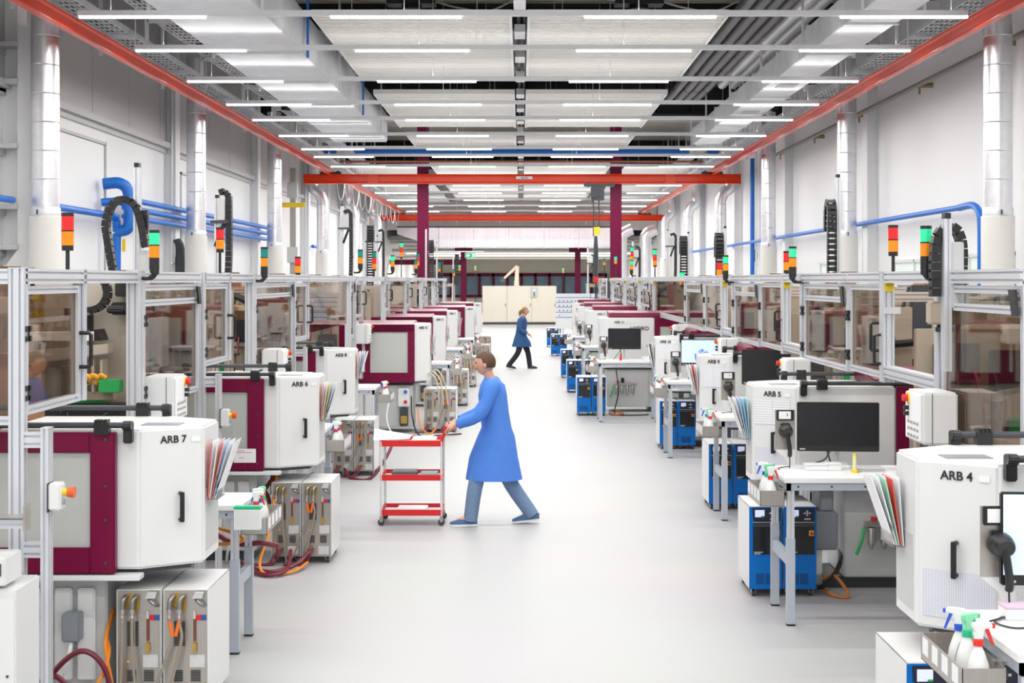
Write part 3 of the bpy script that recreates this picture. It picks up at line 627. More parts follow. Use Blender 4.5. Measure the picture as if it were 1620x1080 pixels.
# ================================================================= SAFETY FENCES
UF = 2.62; ZT = 2.51
def door(t, s, d0, d1, zb, kind, hx='far'):
    M = lambda: MB(s, UF, d0ref); d0ref = t.location.y
    p = .045; m = M(); zt = ZT-.09
    m.bar('z', zb, zt, UF, d0+p/2, p, p).bar('z', zb, zt, UF, d1-p/2, p, p); m.bar('y', d0+p, d1-p, UF, zb+p/2, p, p).bar('y', d0+p, d1-p, UF, zt-p/2, p, p)
    if kind == 'B': m.bar('y', d0+p, d1-p, UF, 2.29, p, p)
    f = m.build('door_frame', ALU, t)
    if kind == 'B':
        M().box(UF-.003, d0+p, zb+p, UF+.003, d1-p, 2.268).build('tinted_pane', TINT, f); M().box(UF-.003, d0+p, 2.312, UF+.003, d1-p, zt-p).build('clear_pane', CLEAR, f)
        M().prism([(d1-.16, zt-.02), (d1-.06, zt-.02), (d1-.02, 2.26), (d1-.1, 2.26)] if s < 0 else [(d0+.16, zt-.02), (d0+.06, zt-.02), (d0+.02, 2.26), (d0+.1, 2.26)], UF-.05, UF-.035, 'x').build('door_damper', BLK, f)
    else: M().box(UF-.003, d0+p, zb+p, UF+.003, d1-p, zt-p).build('tinted_pane', TINT, f)
    hd = d0-.01 if s < 0 else d1+.01
    hd2 = (d1-.02) if s < 0 else (d0+.02)
    for zz in (zb+.12, zt-.25):
        M().box(UF-.045, hd-.045, zz-.04, UF-.02, hd+.045, zz-.012).box(UF-.045, hd-.045, zz+.012, UF-.02, hd+.045, zz+.04).box(UF-.045, hd-.012, zz-.04, UF-.02, hd+.012, zz+.04).build('hinge', BLK, f)
    if kind == 'A':
        zz = zb+.3; M().tube([(UF-.02, hd2, zz-.1), (UF-.08, hd2, zz-.1), (UF-.09, hd2, zz-.09), (UF-.09, hd2, zz+.09), (UF-.08, hd2, zz+.1), (UF-.02, hd2, zz+.1)], .012, 8).build('handle', BLK, f, smooth=True)
    return f
def fence(s, label, spec, y0):
    t = thing('safety_fence', label, 'safety fence', (s*UF, y0, 0), 'aluminium safety fences')
    M = lambda: MB(s, UF, y0)
    for q in spec:
        if q[0] == 'post': _, d, wd, z0 = q; M().bar('z', z0, ZT, UF+.0, d, .08, wd).box(UF-.042, d-wd/2-.002, ZT, UF+.042, d+wd/2+.002, ZT+.006).build('post', ALU, t)
        elif q[0] in 'AB': door(t, s, q[1], q[2], q[3], q[0])
        elif q[0] == 'beam': M().bar('y', q[1], q[2], UF, ZT-.04, .08, .08).build('top_beam', ALU, t)
        elif q[0] == 'low': M().bar('y', q[1], q[2], UF, q[3], .08, .08).build('low_beam', ALU, t)
        elif q[0] == 'pane': M().box(UF-.003, q[1], q[3], UF+.003, q[2], ZT-.08).build('tinted_pane', TINT, t)
        elif q[0] == 'cross':     # frame facing the camera, from the corner outwards
            _, d, u1, zb = q
            M().bar('x', UF+.04, u1, d, ZT-.04, .08, .08).bar('x', UF+.04, u1, d, zb, .045, .045).bar('z', zb, ZT-.08, u1-.02, d, .045, .045).build('cross_frame', ALU, t)
            M().box(UF+.05, d-.003, zb+.03, u1-.05, d+.003, ZT-.08).build('tinted_pane', TINT, t)
    return t
def guard(t, s, d, u, box=True):   # low guard post with an emergency stop box
    M = lambda: MB(s, UF, t.location.y)
    M().bar('z', 0, 1.68, u, d, .04, .08).box(u-.022, d-.042, 1.68, u+.022, d+.042, 1.685).build('guard_post', ALU, t)
    for z in (1.62, 1.05-.0): M().bar('x', u+.02, UF-.04, d, z, .045, .08).build('guard_rail', ALU, t)
    b = M().box(u-.09, d-.06, 1.26, u-.025, d+.03, 1.40).build('stop_box', W, t, bevel=.008)
    M().box(u-.025, d-.06, 1.25, u-.02+.0, d+.03, 1.40).build('mounting_plate', BLK, b)
    M().cyl((u-.09, d-.015, 1.35), (u-.115, d-.015, 1.35), .018, 12).build('yellow_collar', YEL, b)
    M().lathe([(0.001, 0)], (0, 0, 0), 3) if 0 else M().cyl((u-.115, d-.015, 1.35), (u-.15, d-.015, 1.35), .026, 14, .03).build('stop_button', mat('orange_red_button', (.75, .12, .02), .4), b, smooth=True)
    M().cyl((u-.09, d-.015, 1.30), (u-.1, d-.015, 1.30), .015, 12).build('key_switch', STEEL, b)
# left fences
for i, (n, typ, d, du, m) in enumerate(LEFT):
    nx = LEFT[i+1][2] if i < 7 else 50
    c = {0: 7.4, 1: 11.6, 2: 16.25}.get(i, d-.6)
    post = {0: 9.66, 1: 13.77, 2: 21.5}.get(i, d+4.5 if i > 3 else 27.0)
    dB1 = {0: 11.45, 1: 16.15, 2: 22.1}.get(i, min(post+1.6, nx-.75))
    sp = [('post', c, .06, 0), ('A', c+.05, c+.98, 1.74 if typ == 'A' else 1.86), ('beam', c, post-.09, 0), ('post', post-.05, .08, 0), ('post', post+.05, .08, 0), ('post', c+1.02, .045, 1.74)]
    if dB1 - post > .6: sp += [('B', post+.12, dB1, 1.56), ('beam', post+.1, dB1+.02, 0)]
    if i < 3: sp += [('cross', c, 4.4, 1.72)]
    if i in (2, 4): sp += [('pane', c+1.1, post-.2, 1.8)]
    t = fence(-1, f'aluminium safety fence with brown panes above the {ORD[i]} left machine', sp, c)
    if typ == 'A':
        guard(t, -1, c, 2.47)
# right fences
for i, (n, typ, d, du, m) in enumerate(RIGHT):
    nx = RIGHT[i+1][2] if i < 7 else 49
    B0, B1 = {0: (7.36, 8.8), 1: (11.35, 13.1), 2: (15.55, 17.4), 3: (20.3, 22.5), 4: (29.0, 30.6)}.get(i, (d-.2, d+1.8))
    post = {0: 10.2, 1: 14.1, 2: 18.4, 3: 28.0, 4: 31.6}.get(i, d+3.3)
    sp = [('B', B0, B1, 1.15 if i == 0 else 1.72 if typ == 'A' else 1.9), ('beam', B0, B1+.02, 0), ('post', B1+.06, .08, 0), ('beam', B1+.1, post-.05, 0), ('low', B1+.1, post-.05, 1.80), ('post', post, .12, 1.72)]
    e = {0: 11.3, 1: 15.5, 2: 20.2, 3: 28.9, 4: 32.5}.get(i, post+.9)
    sp += [('A', post+.08, e-.03, 1.74 if typ == 'A' else 1.9), ('beam', post+.05, e, 0)]
    if i == 3: sp += [('pane', B1+.1, post-.1, 1.84)]
    t = fence(1, f'aluminium safety fence with brown panes above the {ORD[i]} right machine', sp, B0)
    M = lambda: MB(1, UF, B0)
    b = M().box(UF-.032, post-.075, 2.37, UF+.032, post-.065, 2.46).build('yellow_sign', YEL, t); M().box(UF-.022, post-.077, 2.44, UF+.022, post-.075, 2.446).box(UF-.022, post-.077, 2.425, UF+.015, post-.075, 2.43).box(UF-.022, post-.077, 2.41, UF+.02, post-.075, 2.415).build('print_line', mat('brown_ink', (.3, .2, .02), .5), b, kind='stuff')
    M().box(UF-.04, post-.075, 2.21, UF+.08, post-.065, 2.255).build('silver_plate', PLATE, t) if i == 0 else None
    M().tube([(UF-.045, post+.0, 1.85), (UF-.09, post, 1.86), (UF-.09, post, 2.05), (UF-.045, post, 2.06)], .012, 8).build('handle', BLK, t, smooth=True)
# ================================================================= control boxes with push buttons
def cbox(s, u, d, z0, label, w=.27, h=.30, dep=.35):
    t = thing('control_box', label, 'control box', (s*u, d, z0), 'push button control boxes')
    MB().box(-w/2, 0, 0, w/2, dep, h).build('cabinet', W, t, bevel=.012)
    x = -s*w/2; k = -s
    p = MB().box(min(x, x+k*.012), .02, .015, max(x, x+k*.012), dep-.02, h-.015).build('button_panel', PAPER, t, bevel=.004)
    for r in range(3):
        for c in range(4):
            MB().cyl((x+k*.012, .06+c*.065, .04+r*.04), (x+k*.022, .06+c*.065, .04+r*.04), .009, 8).build('push_button', STEEL, p)
    for r, mm in ((.2, BLK), (.165, BLK)): MB().box(min(x+k*.012, x+k*.04), dep-.1, r-.012, max(x+k*.012, x+k*.04), dep-.07, r+.012).build('switch', mm, p)
    MB().cyl((x+k*.012, dep-.09, h-.05), (x+k*.02, dep-.09, h-.05), .035, 12).build('yellow_ring', YEL, p); MB().cyl((x+k*.012, dep-.09, h-.05), (x+k*.05, dep-.09, h-.05), .022, 12).build('stop_button', RED, p)
    MB().box(-.0005+w*.24*s*-1, -.002, .005, w*.24*-s+.004, .001, h-.005).build('door_seam', DGREY, t)
    MB().cyl((0, dep/2, -.45), (0, dep/2, 0), .025, 10).build('support_arm', GREY, t, smooth=True)
    return t
cb = {}
for s, q in ((-1, ((2.5, 9.8, 1.475, 'beside the big post of the nearest left fence'), (2.5, 14.25, 1.445, 'behind the second left machine'), (2.5, 22.3, 1.45, 'behind the third left machine'))),
             (1, ((2.49, 8.45, 1.47, 'beside the purple frame of the second right machine'), (2.49, 12.75, 1.43, 'behind the second right machine'), (2.5, 17.0, 1.44, 'behind the third right machine'), (2.5, 22.2, 1.44, 'behind the fourth right machine')))):
    for u, d, z, nm in q:
        lab = 'white push button box '+nm
        if s not in cb: cb[s] = cbox(s, u, d, z, lab, .21, .31, .36)
        else: dup(cb[s], (s*u, d, z), lab)
# ================================================================= robots with cable chains
def chain(pts, w, h, n=None, ax=Vector((0, 1, 0))):
    P = curve(pts, 10); L = [0]
    for a, b in zip(P, P[1:]): L.append(L[-1]+(b-a).length)
    pitch = h*.95; k = int(L[-1]/pitch); m = MB(); j = 0
    for i in range(k):
        q = (i+.5)*pitch
        while j < len(L)-2 and L[j+1] < q: j += 1
        f = (q-L[j])/max(1e-6, L[j+1]-L[j]); c = P[j].lerp(P[j+1], f); d = (P[j+1]-P[j]).normalized(); a = (ax-d*ax.dot(d)).normalized(); u = d.cross(a)
        Mx = Matrix((d, a, u)).transposed()
        for sd in (-1, 1): m.obox(c+a*(sd*w*.42), (pitch*.96, w*.16, h), Mx)
        for sd in (-1, 1): m.obox(c+u*(sd*h*.42), (pitch*.72, w*.8, h*.16), Mx)
    return m
def robot(s, x, d, ztop_, label, style, chx=.12, cht=.5, cw=.085):
    t = thing('handling_robot', label, 'robot', (x, d, 1.9), 'handling robots above the fences')
    zt = ztop_-1.9
    MB().bar('z', 0, zt, 0, 0, .045 if style == 'loop' else .05, .08).build('mast', ALU, t)
    MB().box(-.018, -.035, zt, .018, .035, zt+.035).build('mast_cap', BLK, t)
    if style == 'loop':      # chain arching over from a beam to the mast
        k = -1 if s < 0 else 1
        if s < 0: pts = [(-.17, -.02, .55), (-.22, -.02, .85), (-.235, -.02, 1.0), (-.18, -.02, 1.14), (-.09, -.02, 1.17), (.0, -.06, 1.12), (.05, -.06, .98), (.08, -.06, .8)]
        else: pts = [(-.06, .03, .45), (-.06, .03, .72), (-.035, .03, .83), (.02, .03, .87), (.07, .03, .85), (.1, .03, .76), (.1, .03, .6), (.085, .03, .35)]
        c = chain(pts, .07, .055).build('cable_chain', BLK, t); c['kind'] = 'stuff'
        if s < 0: MB().box(.04, -.06, 1.0, .09, .0, 1.09).build('chain_bracket', BLK, t)
        if s < 0: MB().tube(curve([(.08, -.05, 1.05), (.085, -.05, .95), (.07, -.05, .85), (.05, -.05, .8)], 5), .014, 6).build('cable_loop', BLK, t, smooth=True)
        MB().box(.02, -.06, .38, .09, .02, .78).build('drive_housing', GREY, t, bevel=.006)
    else:
        a = chx; h = cht
        w2 = .05
        c = chain([(a-.02, 0, .4), (a, 0, .8), (a, 0, h-.12), (a-.01, 0, h-.02), (a-.06, 0, h+.02), (a-.13, 0, h-.02)], cw, .06, ax=Vector((0, 1, 0))) if style == 'box' else chain([(a, -.05, .35), (a, -.05, .9), (a, -.05, h-.1), (a, .02, h), (a, .1, h-.1), (a, .1, h-.35)], cw, .06, ax=Vector((1, 0, 0)))
        c = c.build('cable_chain', BLK, t); c['kind'] = 'stuff'
        if style == 'box':
            MB().box(.02, -.08, h-.28, a-.03, .05, h-.06).build('motor_box', GREY, t, bevel=.006)
            MB().box(-.06, -.07, h-.31, a+.01, -.02, h-.28).build('bracket', DGREY, t); MB().tube([(a-.04, -.04, h-.31), (a-.13, -.05, h-.55)], .022, 8).build('cable_bundle', BLK, t)
    if d >= 40: MB().box(-.06, .04, -1.9, .06, .16, .28).build('pedestal', GREY, t)
    # horizontal beam and gripper arm below the fence top
    MB(s).box(-.08, .04, .28, 1.9, .16, .42).build('cross_beam', BEIGE, t, bevel=.01)
    MB(s).box(.75, -.06, -.25, .95, .04, .5).box(.8, -.06, -.5, .9, .02, -.2).build('gripper_arm', DGREY, t, bevel=.01)
    MB(s).tube(curve([(.72, -.05, .48), (.62, -.06, .1), (.68, -.05, -.15), (.78, -.04, -.25)], 5), .018, 7).build('gripper_hose', BLK, t, smooth=True)
    return t
robot(-1, -2.97-.0, 11.0, 3.32, 'robot mast with a wide black cable chain loop, nearest on the left', 'loop')
x, d, z = PX(344, 280, 14.8); robot(-1, x, d, 3.3, 'robot mast with looped cable chain and grey box, second on the left', 'box', .12, 1.45)
x, d, z = PX(541, 333, 25); robot(-1, x, d, 3.75, 'robot mast with white post and long cable chain, third on the left', 'box', .16, 1.75, .1)
x, d, z = PX(586, 370, 32); robot(-1, x-.1, d, 3.3, 'robot with short wide cable chain, fourth on the left', 'flat', .1, 1.75, .15)
x, d, z = PX(597, 350, 37.5); robot(-1, x, d, 3.6, 'robot with tall cable chain and motor box, fifth on the left', 'box', .16, 1.85, .12)
x, d, z = PX(674, 362, 42); robot(-1, x, d, 3.95, 'white robot mast before the left purple column', 'flat', .16, 1.7, .14)
x, d, z = PX(691, 384, 48); robot(-1, x, d, 3.7, 'slim robot mast right of the left purple column', 'flat', .15, 1.2, .1)
x, d, z = PX(717, 395, 58); robot(-1, x, d, 3.6, 'farthest robot mast on the left', 'flat', .15, 1.6, .16)
x, d, z = PX(1497, 345, 8.6); robot(1, x, d, 2.79+.03, 'robot mast with black cable chain arch, nearest on the right', 'loop')
x, d, z = PX(1325, 280, 14.6); robot(1, x, d, 3.5, 'robot mast with tall black cable chain, second on the right', 'flat', -.07, 1.35, .095)
x, d, z = PX(1147, 370, 22); robot(1, x, d, 3.25, 'robot mast with short black cable chain, third on the right', 'flat', -.09, 1.25, .13)
x, d, z = PX(1089, 370, 29); robot(1, x, d, 3.4, 'robot mast with black cable chain, fourth on the right', 'flat', -.1, 1.42, .15)
x, d, z = PX(1056, 365, 36); robot(1, x, d, 3.7, 'robot with grey motor boxes, fifth on the right', 'box', .2, 1.7, .14)
x, d, z = PX(1001, 380, 42); robot(1, x, d, 3.6, 'robot beside the right purple column', 'box', .2, 1.5, .14)
x, d, z = PX(930, 393, 55); robot(1, x, d, 3.7, 'robot with two cable chains far on the right', 'box', .22, 1.5, .16)
# ================================================================= signal lights
def slight(loc, mods, pole, label, r=.035, h=.075, elbow=0):
    t = thing('signal_light', label, 'signal light', loc, 'stacked signal lights')
    z = pole
    if elbow:
        MB().tube(curve([(elbow, 0, 0), (elbow*.35, 0, 0), (0, 0, .025), (0, 0, .08)], 5), [.014]*6+[.02]*5+[.032]*5, 10).build('elbow_bracket', BLK, t, smooth=True)
        z = .09; MB().cyl((0, 0, .06), (0, 0, z+.05), r, 14).build('base', BLK, t, smooth=True); z += .05
    else:
        MB().cyl((0, 0, min(-.02, (ZT if abs(abs(loc[0])-UF) < .01 else 0)-loc[2])), (0, 0, z), .012, 8).build('pole', BLK, t, smooth=True); MB().cyl((0, 0, z), (0, 0, z+.03), r*.95, 14).build('base', BLK, t, smooth=True); z += .03
    for q in mods:
        mm, nm = dict(r=(REDL, 'red lens'), a=(AMB, 'amber lens'), g=(GRNL, 'lit green lens'), t=(TEAL, 'unlit green lens'))[q]
        MB().lathe([(r, 0), (r, h)], (0, 0, z), 16).build('lens', mm, t, smooth=True, label=nm); z += h
        MB().cyl((0, 0, z), (0, 0, z+.008), r*1.03, 14).build('ring', BLK, t, smooth=True); z += .008
    MB().cyl((0, 0, z), (0, 0, z+.012), r*1.02, 14).build('cap', BLK, t, smooth=True)
    return t
SL = [  # x px, y px of foot, depth, modules bottom up, pole, elbow, label
 (107, 432, 8.6, 'ar', .13, 0, 'red over amber signal light on a pole, nearest on the left'),
 (244, 440, 9.6, 'ag', 0, -.07, 'lit green over amber signal light on a left elbow bracket, nearest of those'),
 (348, 432, 12.3, 'ar', .18, 0, 'red over amber signal light before the second left cable chain'),
 (418, 444, 13.7, 'at', 0, -.08, 'unlit green over amber signal light on an elbow, left of the third left fence'),
 (471, 438, 16.5, 'ar', .02, 0, 'red over amber signal light low on the third left fence'),
 (570, 431, 21.6, 'at', 0, -.09, 'unlit green over amber signal light right of the third left fence'),
 (592, 430, 27.2, 'art', .02, 0, 'green, red and amber signal light above the fourth left fence'),
 (621, 433, 27.4, 'ag', 0, -.1, 'lit green over amber signal light with elbow above the fourth left fence'),
 (635, 430, 31, 'arg', .3, 0, 'tall red, amber and lit green signal light on the left'),
 (658, 434, 33, 'at', 0, -.1, 'unlit green over amber signal light left of the left purple column'),
 (661, 428, 37, 'art', .1, 0, 'green, red and amber signal light just behind its neighbour at the left purple column'),
 (695, 436, 42, 'att', .1, 0, 'green over amber signal light right of the left purple column'),
 (718, 438, 46, 'at', .0, -.1, 'small green over amber signal light far left'),
 (727, 440, 52, 'ag', .25, 0, 'lit green signal light near the exit sign'),
 (752, 440, 60, 'ag', .3, 0, 'farthest lit green signal light on the left'),
 (1413, 434, 10.2, 'ar', .13, 0, 'red over amber signal light on a pole above the yellow sign, nearest on the right'),
 (1465, 441, 8.8, 'ag', 0, .11, 'lit green over amber signal light on an elbow, nearest on the right'),
 (1254, 446, 13.2, 'ag', 0, .08, 'lit green over amber signal light on an elbow, second on the right'),
 (1245, 440, 14.1, 'ar', .05, 0, 'red over amber signal light half hidden behind a green one on the right'),
 (1148, 446, 17.4, 'ag', 0, .09, 'lit green over amber signal light on an elbow, third on the right'),
 (1138, 444, 18.4, 'ar', .04, 0, 'red over amber signal light left of the third right green one'),
 (1079, 455, 22.6, 'ag', .02, 0, 'lit green over amber signal light before the fourth right fence'),
 (1036, 434, 28, 'arg', .15, 0, 'green, red and amber signal light above a round yellow sign'),
 (999, 436, 35, 'ag', 0, .1, 'lower lit green signal light right of the right purple column'),
 (1000, 420, 39, 'arg', .1, 0, 'upper green, red and amber signal light right of the right purple column'),
 (974, 436, 41, 'ag', .3, 0, 'lit green over amber signal light left of the right purple column'),
 (956, 436, 47, 'at', .3, 0, 'small amber signal light far right'),
 (891, 440, 60, 'ag', .2, 0, 'farthest signal light on the right'),
]
for x, y, d, mods, pole, el, lab in SL:
    s = 1 if x > 825 else -1; u = 2.5 if el else 2.62; d2 = u*F/abs(x-825)
    if d2 < 47: d = d2
    p = PX(x, y, d)
    if el: el = s*2.6-p[0] if d2 < 47 else 0
    slight(p, mods, pole, lab, .035 if d < 20 else .04, .08 if d < 20 else .095, el)
# ================================================================= TEMPERATURE CONTROL UNITS
TW, TD, TH = .255, .58, .7
def casters(t):
    for x in (-.09, .09):
        for y in (.05, TD-.06):
            c = MB().cyl((x-.012, y, .025), (x+.012, y, .025), .025, 14).build('caster', DGREY, t, smooth=True)
            MB().box(x-.018, y-.02, .03, x-.013, y+.02, .07).box(x+.013, y-.02, .03, x+.018, y+.02, .07).build('caster_fork', STEEL, c)
def tri(x, z, r, y): return MB().prism([(x-r, z), (x+r, z), (x, z+1.7*r)], y, y+.001, 'y')
def unit_rear(label, loc, orange=False, front=True):
    t = thing('temperature_control_unit', label, 'temperature unit', loc, 'steel backed temperature control units')
    x0, x1 = -TW/2, TW/2; zb = .06
    MB().box(x0, 0, zb, x0+.006, TD, TH).box(x1-.006, 0, zb, x1, TD, TH).box(x0, 0, TH-.006, x1, TD, TH).box(x0, TD-.006, zb, x1, TD, TH).build('housing', W, t, bevel=.002)
    MB().box(x0+.006, .006, zb, x1-.006, .02, TH-.006).build('back_panel', STEEL, t)
    casters(t); X = lambda u: x0+u
    MB().box(X(.035), -.006, .6, X(.13), .006, .675).box(X(.095), -.012, .57, X(.125), .006, .62).build('brass_block', BRASS, t, bevel=.003)
    for u in (.05, .105):
        MB().tube(curve([(X(u+.012), .005, .66), (X(u+.01), -.03, .662), (X(u), -.05, .645), (X(u-.003), -.052, .60)], 6), .014, 12).build('elbow_fitting', mat('grey_cast_steel', (.28, .28, .29), .3, .8), t, smooth=True)
        MB().lathe([(.016, .575), (.016, .6), (.01, .575-.0), (.01, .565), (.013, .56), (.013, .545), (.008, .54), (.008, .52)][::-1], (X(u-.003), -.052, 0), 10)    .build('hose_coupling', STEEL, t, smooth=True)
    m = MB()
    for k in range(15):
        z = .38+k*.0095
        m.box(X(.06), .001, z, X(.098), .008, z+.005).box(X(.106), .001, z, X(.123), .008, z+.005)
    for k in range(7):
        z = .18+k*.0095; m.box(X(.06), .001, z, X(.11), .008, z+.005).box(X(.155), .001, z, X(.21), .008, z+.005)
    m.build('vent_slot', BLK, t, kind='stuff')
    MB().box(X(.172), -.008, .535, X(.184), .006, .58).build('level_tube', GREY, t); MB().cyl((X(.178), -.004, .41), (X(.178), -.004, .535), .007, 8).build('sight_glass', mat('brown_sight_glass', (.20, .05, .02), .2), t, smooth=True)
    MB().box(X(.166), -.018, .345, X(.19), .006, .40).build('brass_valve', BRASS, t, bevel=.003)
    MB().box(X(.187), .0, .525, X(.214), .006, .555).build('red_badge', RED, t); MB().box(X(.215), .0, .525, X(.242), .006, .555).build('blue_badge', mat('navy_badge', (.03, .08, .35), .4), t)
    MB().box(X(.15), .0, .26, X(.235), .006, .33).build('rating_plate', PLATE, t)
    tri(X(.065), .285, .01, .004).build('warning_label', YEL, t)
    MB().prism([(X(.17), .655), (X(.225), .655), (X(.235), .69), (X(.185), .69)], -.035, -.005, 'y').build('lid_tab', GREY, t)
    MB().tube(curve([(X(.185), 0, .65), (X(.2), -.03, .64), (X(.225), -.03, .62), (X(.235), 0, .61)], 5), .01, 8).build('grey_pipe_end', MATS['grey_cast_steel'], t, smooth=True)
    if orange:
        m = MB()
        for u, e in ((.047, .066), (.102, .084)): m.tube([(X(u), -.052, .53), (X(e), -.055, .45)], .011, 8)
        m.build('orange_sleeve', mat('orange_plastic', (.85, .17, .01), .4), t, smooth=True)
    for u, e in ((.047, -.01 if not orange else -.10), (.102, .03 if not orange else -.06)):
        MB().tube(curve([(X(u), -.052, .525), (X(u)+(.015 if orange else 0), -.055, .44), (X(u)+(e*.25), -.06, .3), (X(u)+e*.8, -.07, .15), (X(u)+e*1.4, -.09, .03)], 7), .0085, 8).build('hose', HOSEG, t, smooth=True)
    for u in (.05, .10): MB().cyl((X(u), -.02, .13), (X(u), .006, .13), .014, 10).build('water_fitting', BRASS, t)
    for u in (.055, .095): MB().tube(curve([(X(u), -.02, .13), (X(u)-.01, -.07, .11), (X(u)-.06, -.1, .02), (X(u)-.2, -.12, .015)], 6), .011, 8).build('maroon_hose', HOSEM, t, smooth=True)
    MB().box(X(.14), .0, .08, X(.23), .006, .15).build('rating_plate', PLATE, t)
    return t
def unit_front(label, loc):
    t = thing('temperature_control_unit', label, 'temperature unit', loc, 'blue temperature control units')
    x0, x1 = -TW/2, TW/2; zb = .06; X = lambda u: x0+u
    MB().box(x0, .012, zb, x0+.008, TD, TH).box(x1-.008, .012, zb, x1, TD, TH).box(x0, .012, TH-.008, x1, TD, TH).box(x0, TD-.006, zb, x1, TD, TH).build('housing', W, t, bevel=.002)
    MB().box(x0, 0, zb, x1, .014, TH-.005).build('front_panel', BLUE, t, bevel=.004)
    MB().prism([(X(.03), .585), (X(.235), .585), (X(.24), .69), (X(.022), .69)], -.012, .002, 'y').build('control_panel', mat('dark_navy_panel', (.012, .014, .035), .35), t, bevel=.003)
    MB().box(X(.042), -.0135, .62, X(.115), -.012, .675).build('display', SCRL, t); MB().box(X(.09), -.0142, .62, X(.115), -.0135, .63).build('green_bar', GREEN, t)
    m = MB()
    for a, b in ((.18, .665), (.18, .635), (.16, .65), (.2, .65), (.165, .605), (.182, .605), (.199, .605), (.18, .65)): m.box(X(a)-.007, -.0145, b-.006, X(a)+.007, -.012, b+.006)
    m.build('key_pad', GREY, t)
    MB().box(X(.028), -.01, .575, X(.235), .002, .582).build('silver_strip', STEEL, t)
    MB().box(X(.028), -.008, .33, X(.238), .002, .572).build('black_door', SCR, t, bevel=.004)
    MB().box(X(.03), -.0095, .545, X(.236), -.008, .568).build('door_strip', DGREY, t)
    MB().box(X(.195), -.012, .475, X(.232), -.008, .515).build('switch_plate', YEL, t); MB().cyl((X(.2135), -.03, .495), (X(.2135), -.012, .495), .014, 12).build('main_switch', RED, t)
    m = MB()
    for k, wd in ((0, .07), (1, .05)): m.box(X(.035), -.0095, .345-.012*k, X(.035)+wd, -.008, .351-.012*k)
    m.build('plate_strip', PLATE, t)
    m = MB()
    for k in range(9):
        for a in (.05, .125): m.box(X(a), -.001, .10+k*.0095, X(a+.065), .004, .105+k*.0095)
    m.build('vent_slot', mat('deep_blue_slot', (.0, .03, .12), .6), t, kind='stuff')
    casters(t); return t
LU = [(-1.77, 8.05), (-1.64, 12.3), (-1.84, 17.8), (-1.05, 22.9), (-1.04, 27.7), (-1.03, 32.6), (-.86, 38.6), (-.95, 44.5)]
RU = [(1.76, 6.5), (1.76, 11.0), (2.0, 15.2), (2.0, 20.6), (1.0, 25.7), (.99, 31), (.99, 35.7), (.95, 46), (.92, 52)]
ua = ub_ = uf = None
for i, (x, d) in enumerate(LU):
    for k, (off, nm) in enumerate(((.395, 'left'), (.13, 'right'))):
        lab = f'steel backed temperature unit with brass fittings, {nm} one of the {ORD[i]} left pair'; loc = (x-off, d, 0)
        if k == 0:
            if ua is None: ua = unit_rear(lab, loc, False)
            else: dup(ua, loc, lab)
        else:
            if ub_ is None: ub_ = unit_rear(lab, loc, True)
            else: dup(ub_, loc, lab)
for i, (x, d) in enumerate(RU):
    for k, (off, nm) in enumerate(((.13, 'left'), (.395, 'right'))):
        lab = f'blue temperature unit with black door, {nm} one of the {ORD[i]} right pair'; loc = (x+off, d, 0)
        if uf is None: uf = unit_front(lab, loc)
        else: dup(uf, loc, lab)
# ================================================================= WORKBENCHES and what stands on them
BZ = 1.05
def bench(s, u, d, wd, dp, label, BZ=1.05):
    t = thing('workbench', label, 'workbench', (s*(u+wd/2), d, 0), 'height adjustable workbenches')
    w2 = wd/2
    MB().box(-w2, 0, BZ-.035, w2, dp, BZ).build('worktop', WOOD, t, bevel=.003)
    m = MB().box(-w2+.02, .02, BZ-.09, w2-.02, .045, BZ-.035).box(-w2+.02, dp-.045, BZ-.09, w2-.02, dp-.02, BZ-.035).box(-w2+.02, .02, BZ-.09, -w2+.05, dp-.02, BZ-.035).box(w2-.05, .02, BZ-.09, w2-.02, dp-.02, BZ-.035)
    fr = m.build('frame', mat('blue_grey_steel', (.45, .49, .56), .4), t)
    m = MB()
    for k in range(5): m.cyl((-w2+.1+k*(wd-.2)/4, .016, BZ-.062), (-w2+.1+k*(wd-.2)/4, .02, BZ-.062), .007, 8)
    m.build('bolt', BLK, fr)
    for x in (-w2+.05, w2-.05):
        for y in (.05, dp-.05):
            l = MB().box(x-.03, y-.025, .012, x+.03, y+.025, .62).build('leg', MATS['blue_grey_steel'], t, bevel=.003)
            MB().bar('z', .62, BZ-.09, x, y, .05, .04).build('inner_leg', ALU, l); MB().box(x-.03, y-.025, 0, x+.03, y+.025, .012).build('foot', BLK, l)
        MB().box(x-.02, .07, .42, x+.02, dp-.07, .5).build('side_rail', MATS['blue_grey_steel'], t)
    return t
benches = [(1, 1.86, 5.33, 1.25, .72, 'nearest right bench beside the nearest right machine'), (1, 1.86, 10.05, 1.15, .72, 'bench before the second right machine'), (1, 2.02, 14.45, 1.15, .72, 'bench before the third right machine'), (1, 2.0, 19.55, 1.1, .72, 'bench before the fourth right machine'), (1, 1.32, 24.55, 1.06, .7, 'bench before the fifth right machine'), (1, 1.27, 30, .9, .7, 'bench before the sixth right machine'), (1, 1.27, 35.3, .9, .7, 'bench before the seventh right machine'),
           (-1, 1.83, 9.28, .7, .58, 'bench behind the nearest left machine'), (-1, 1.84, 13.3, .7, .65, 'bench behind the second left machine'), (-1, 1.9, 18.55, .68, .65, 'bench behind the third left machine'), (-1, 1.2, 24.1, 1.1, .65, 'bench behind the fourth left machine'), (-1, 1.2, 29, 1.1, .65, 'bench behind the fifth left machine'), (-1, 1.15, 34, 1.1, .65, 'bench behind the sixth left machine')]
for s, u, d, wd, dp, nm in benches: bench(s, u, d, wd, dp, 'white topped height adjustable '+nm, .98 if d == 9.28 else 1.05)
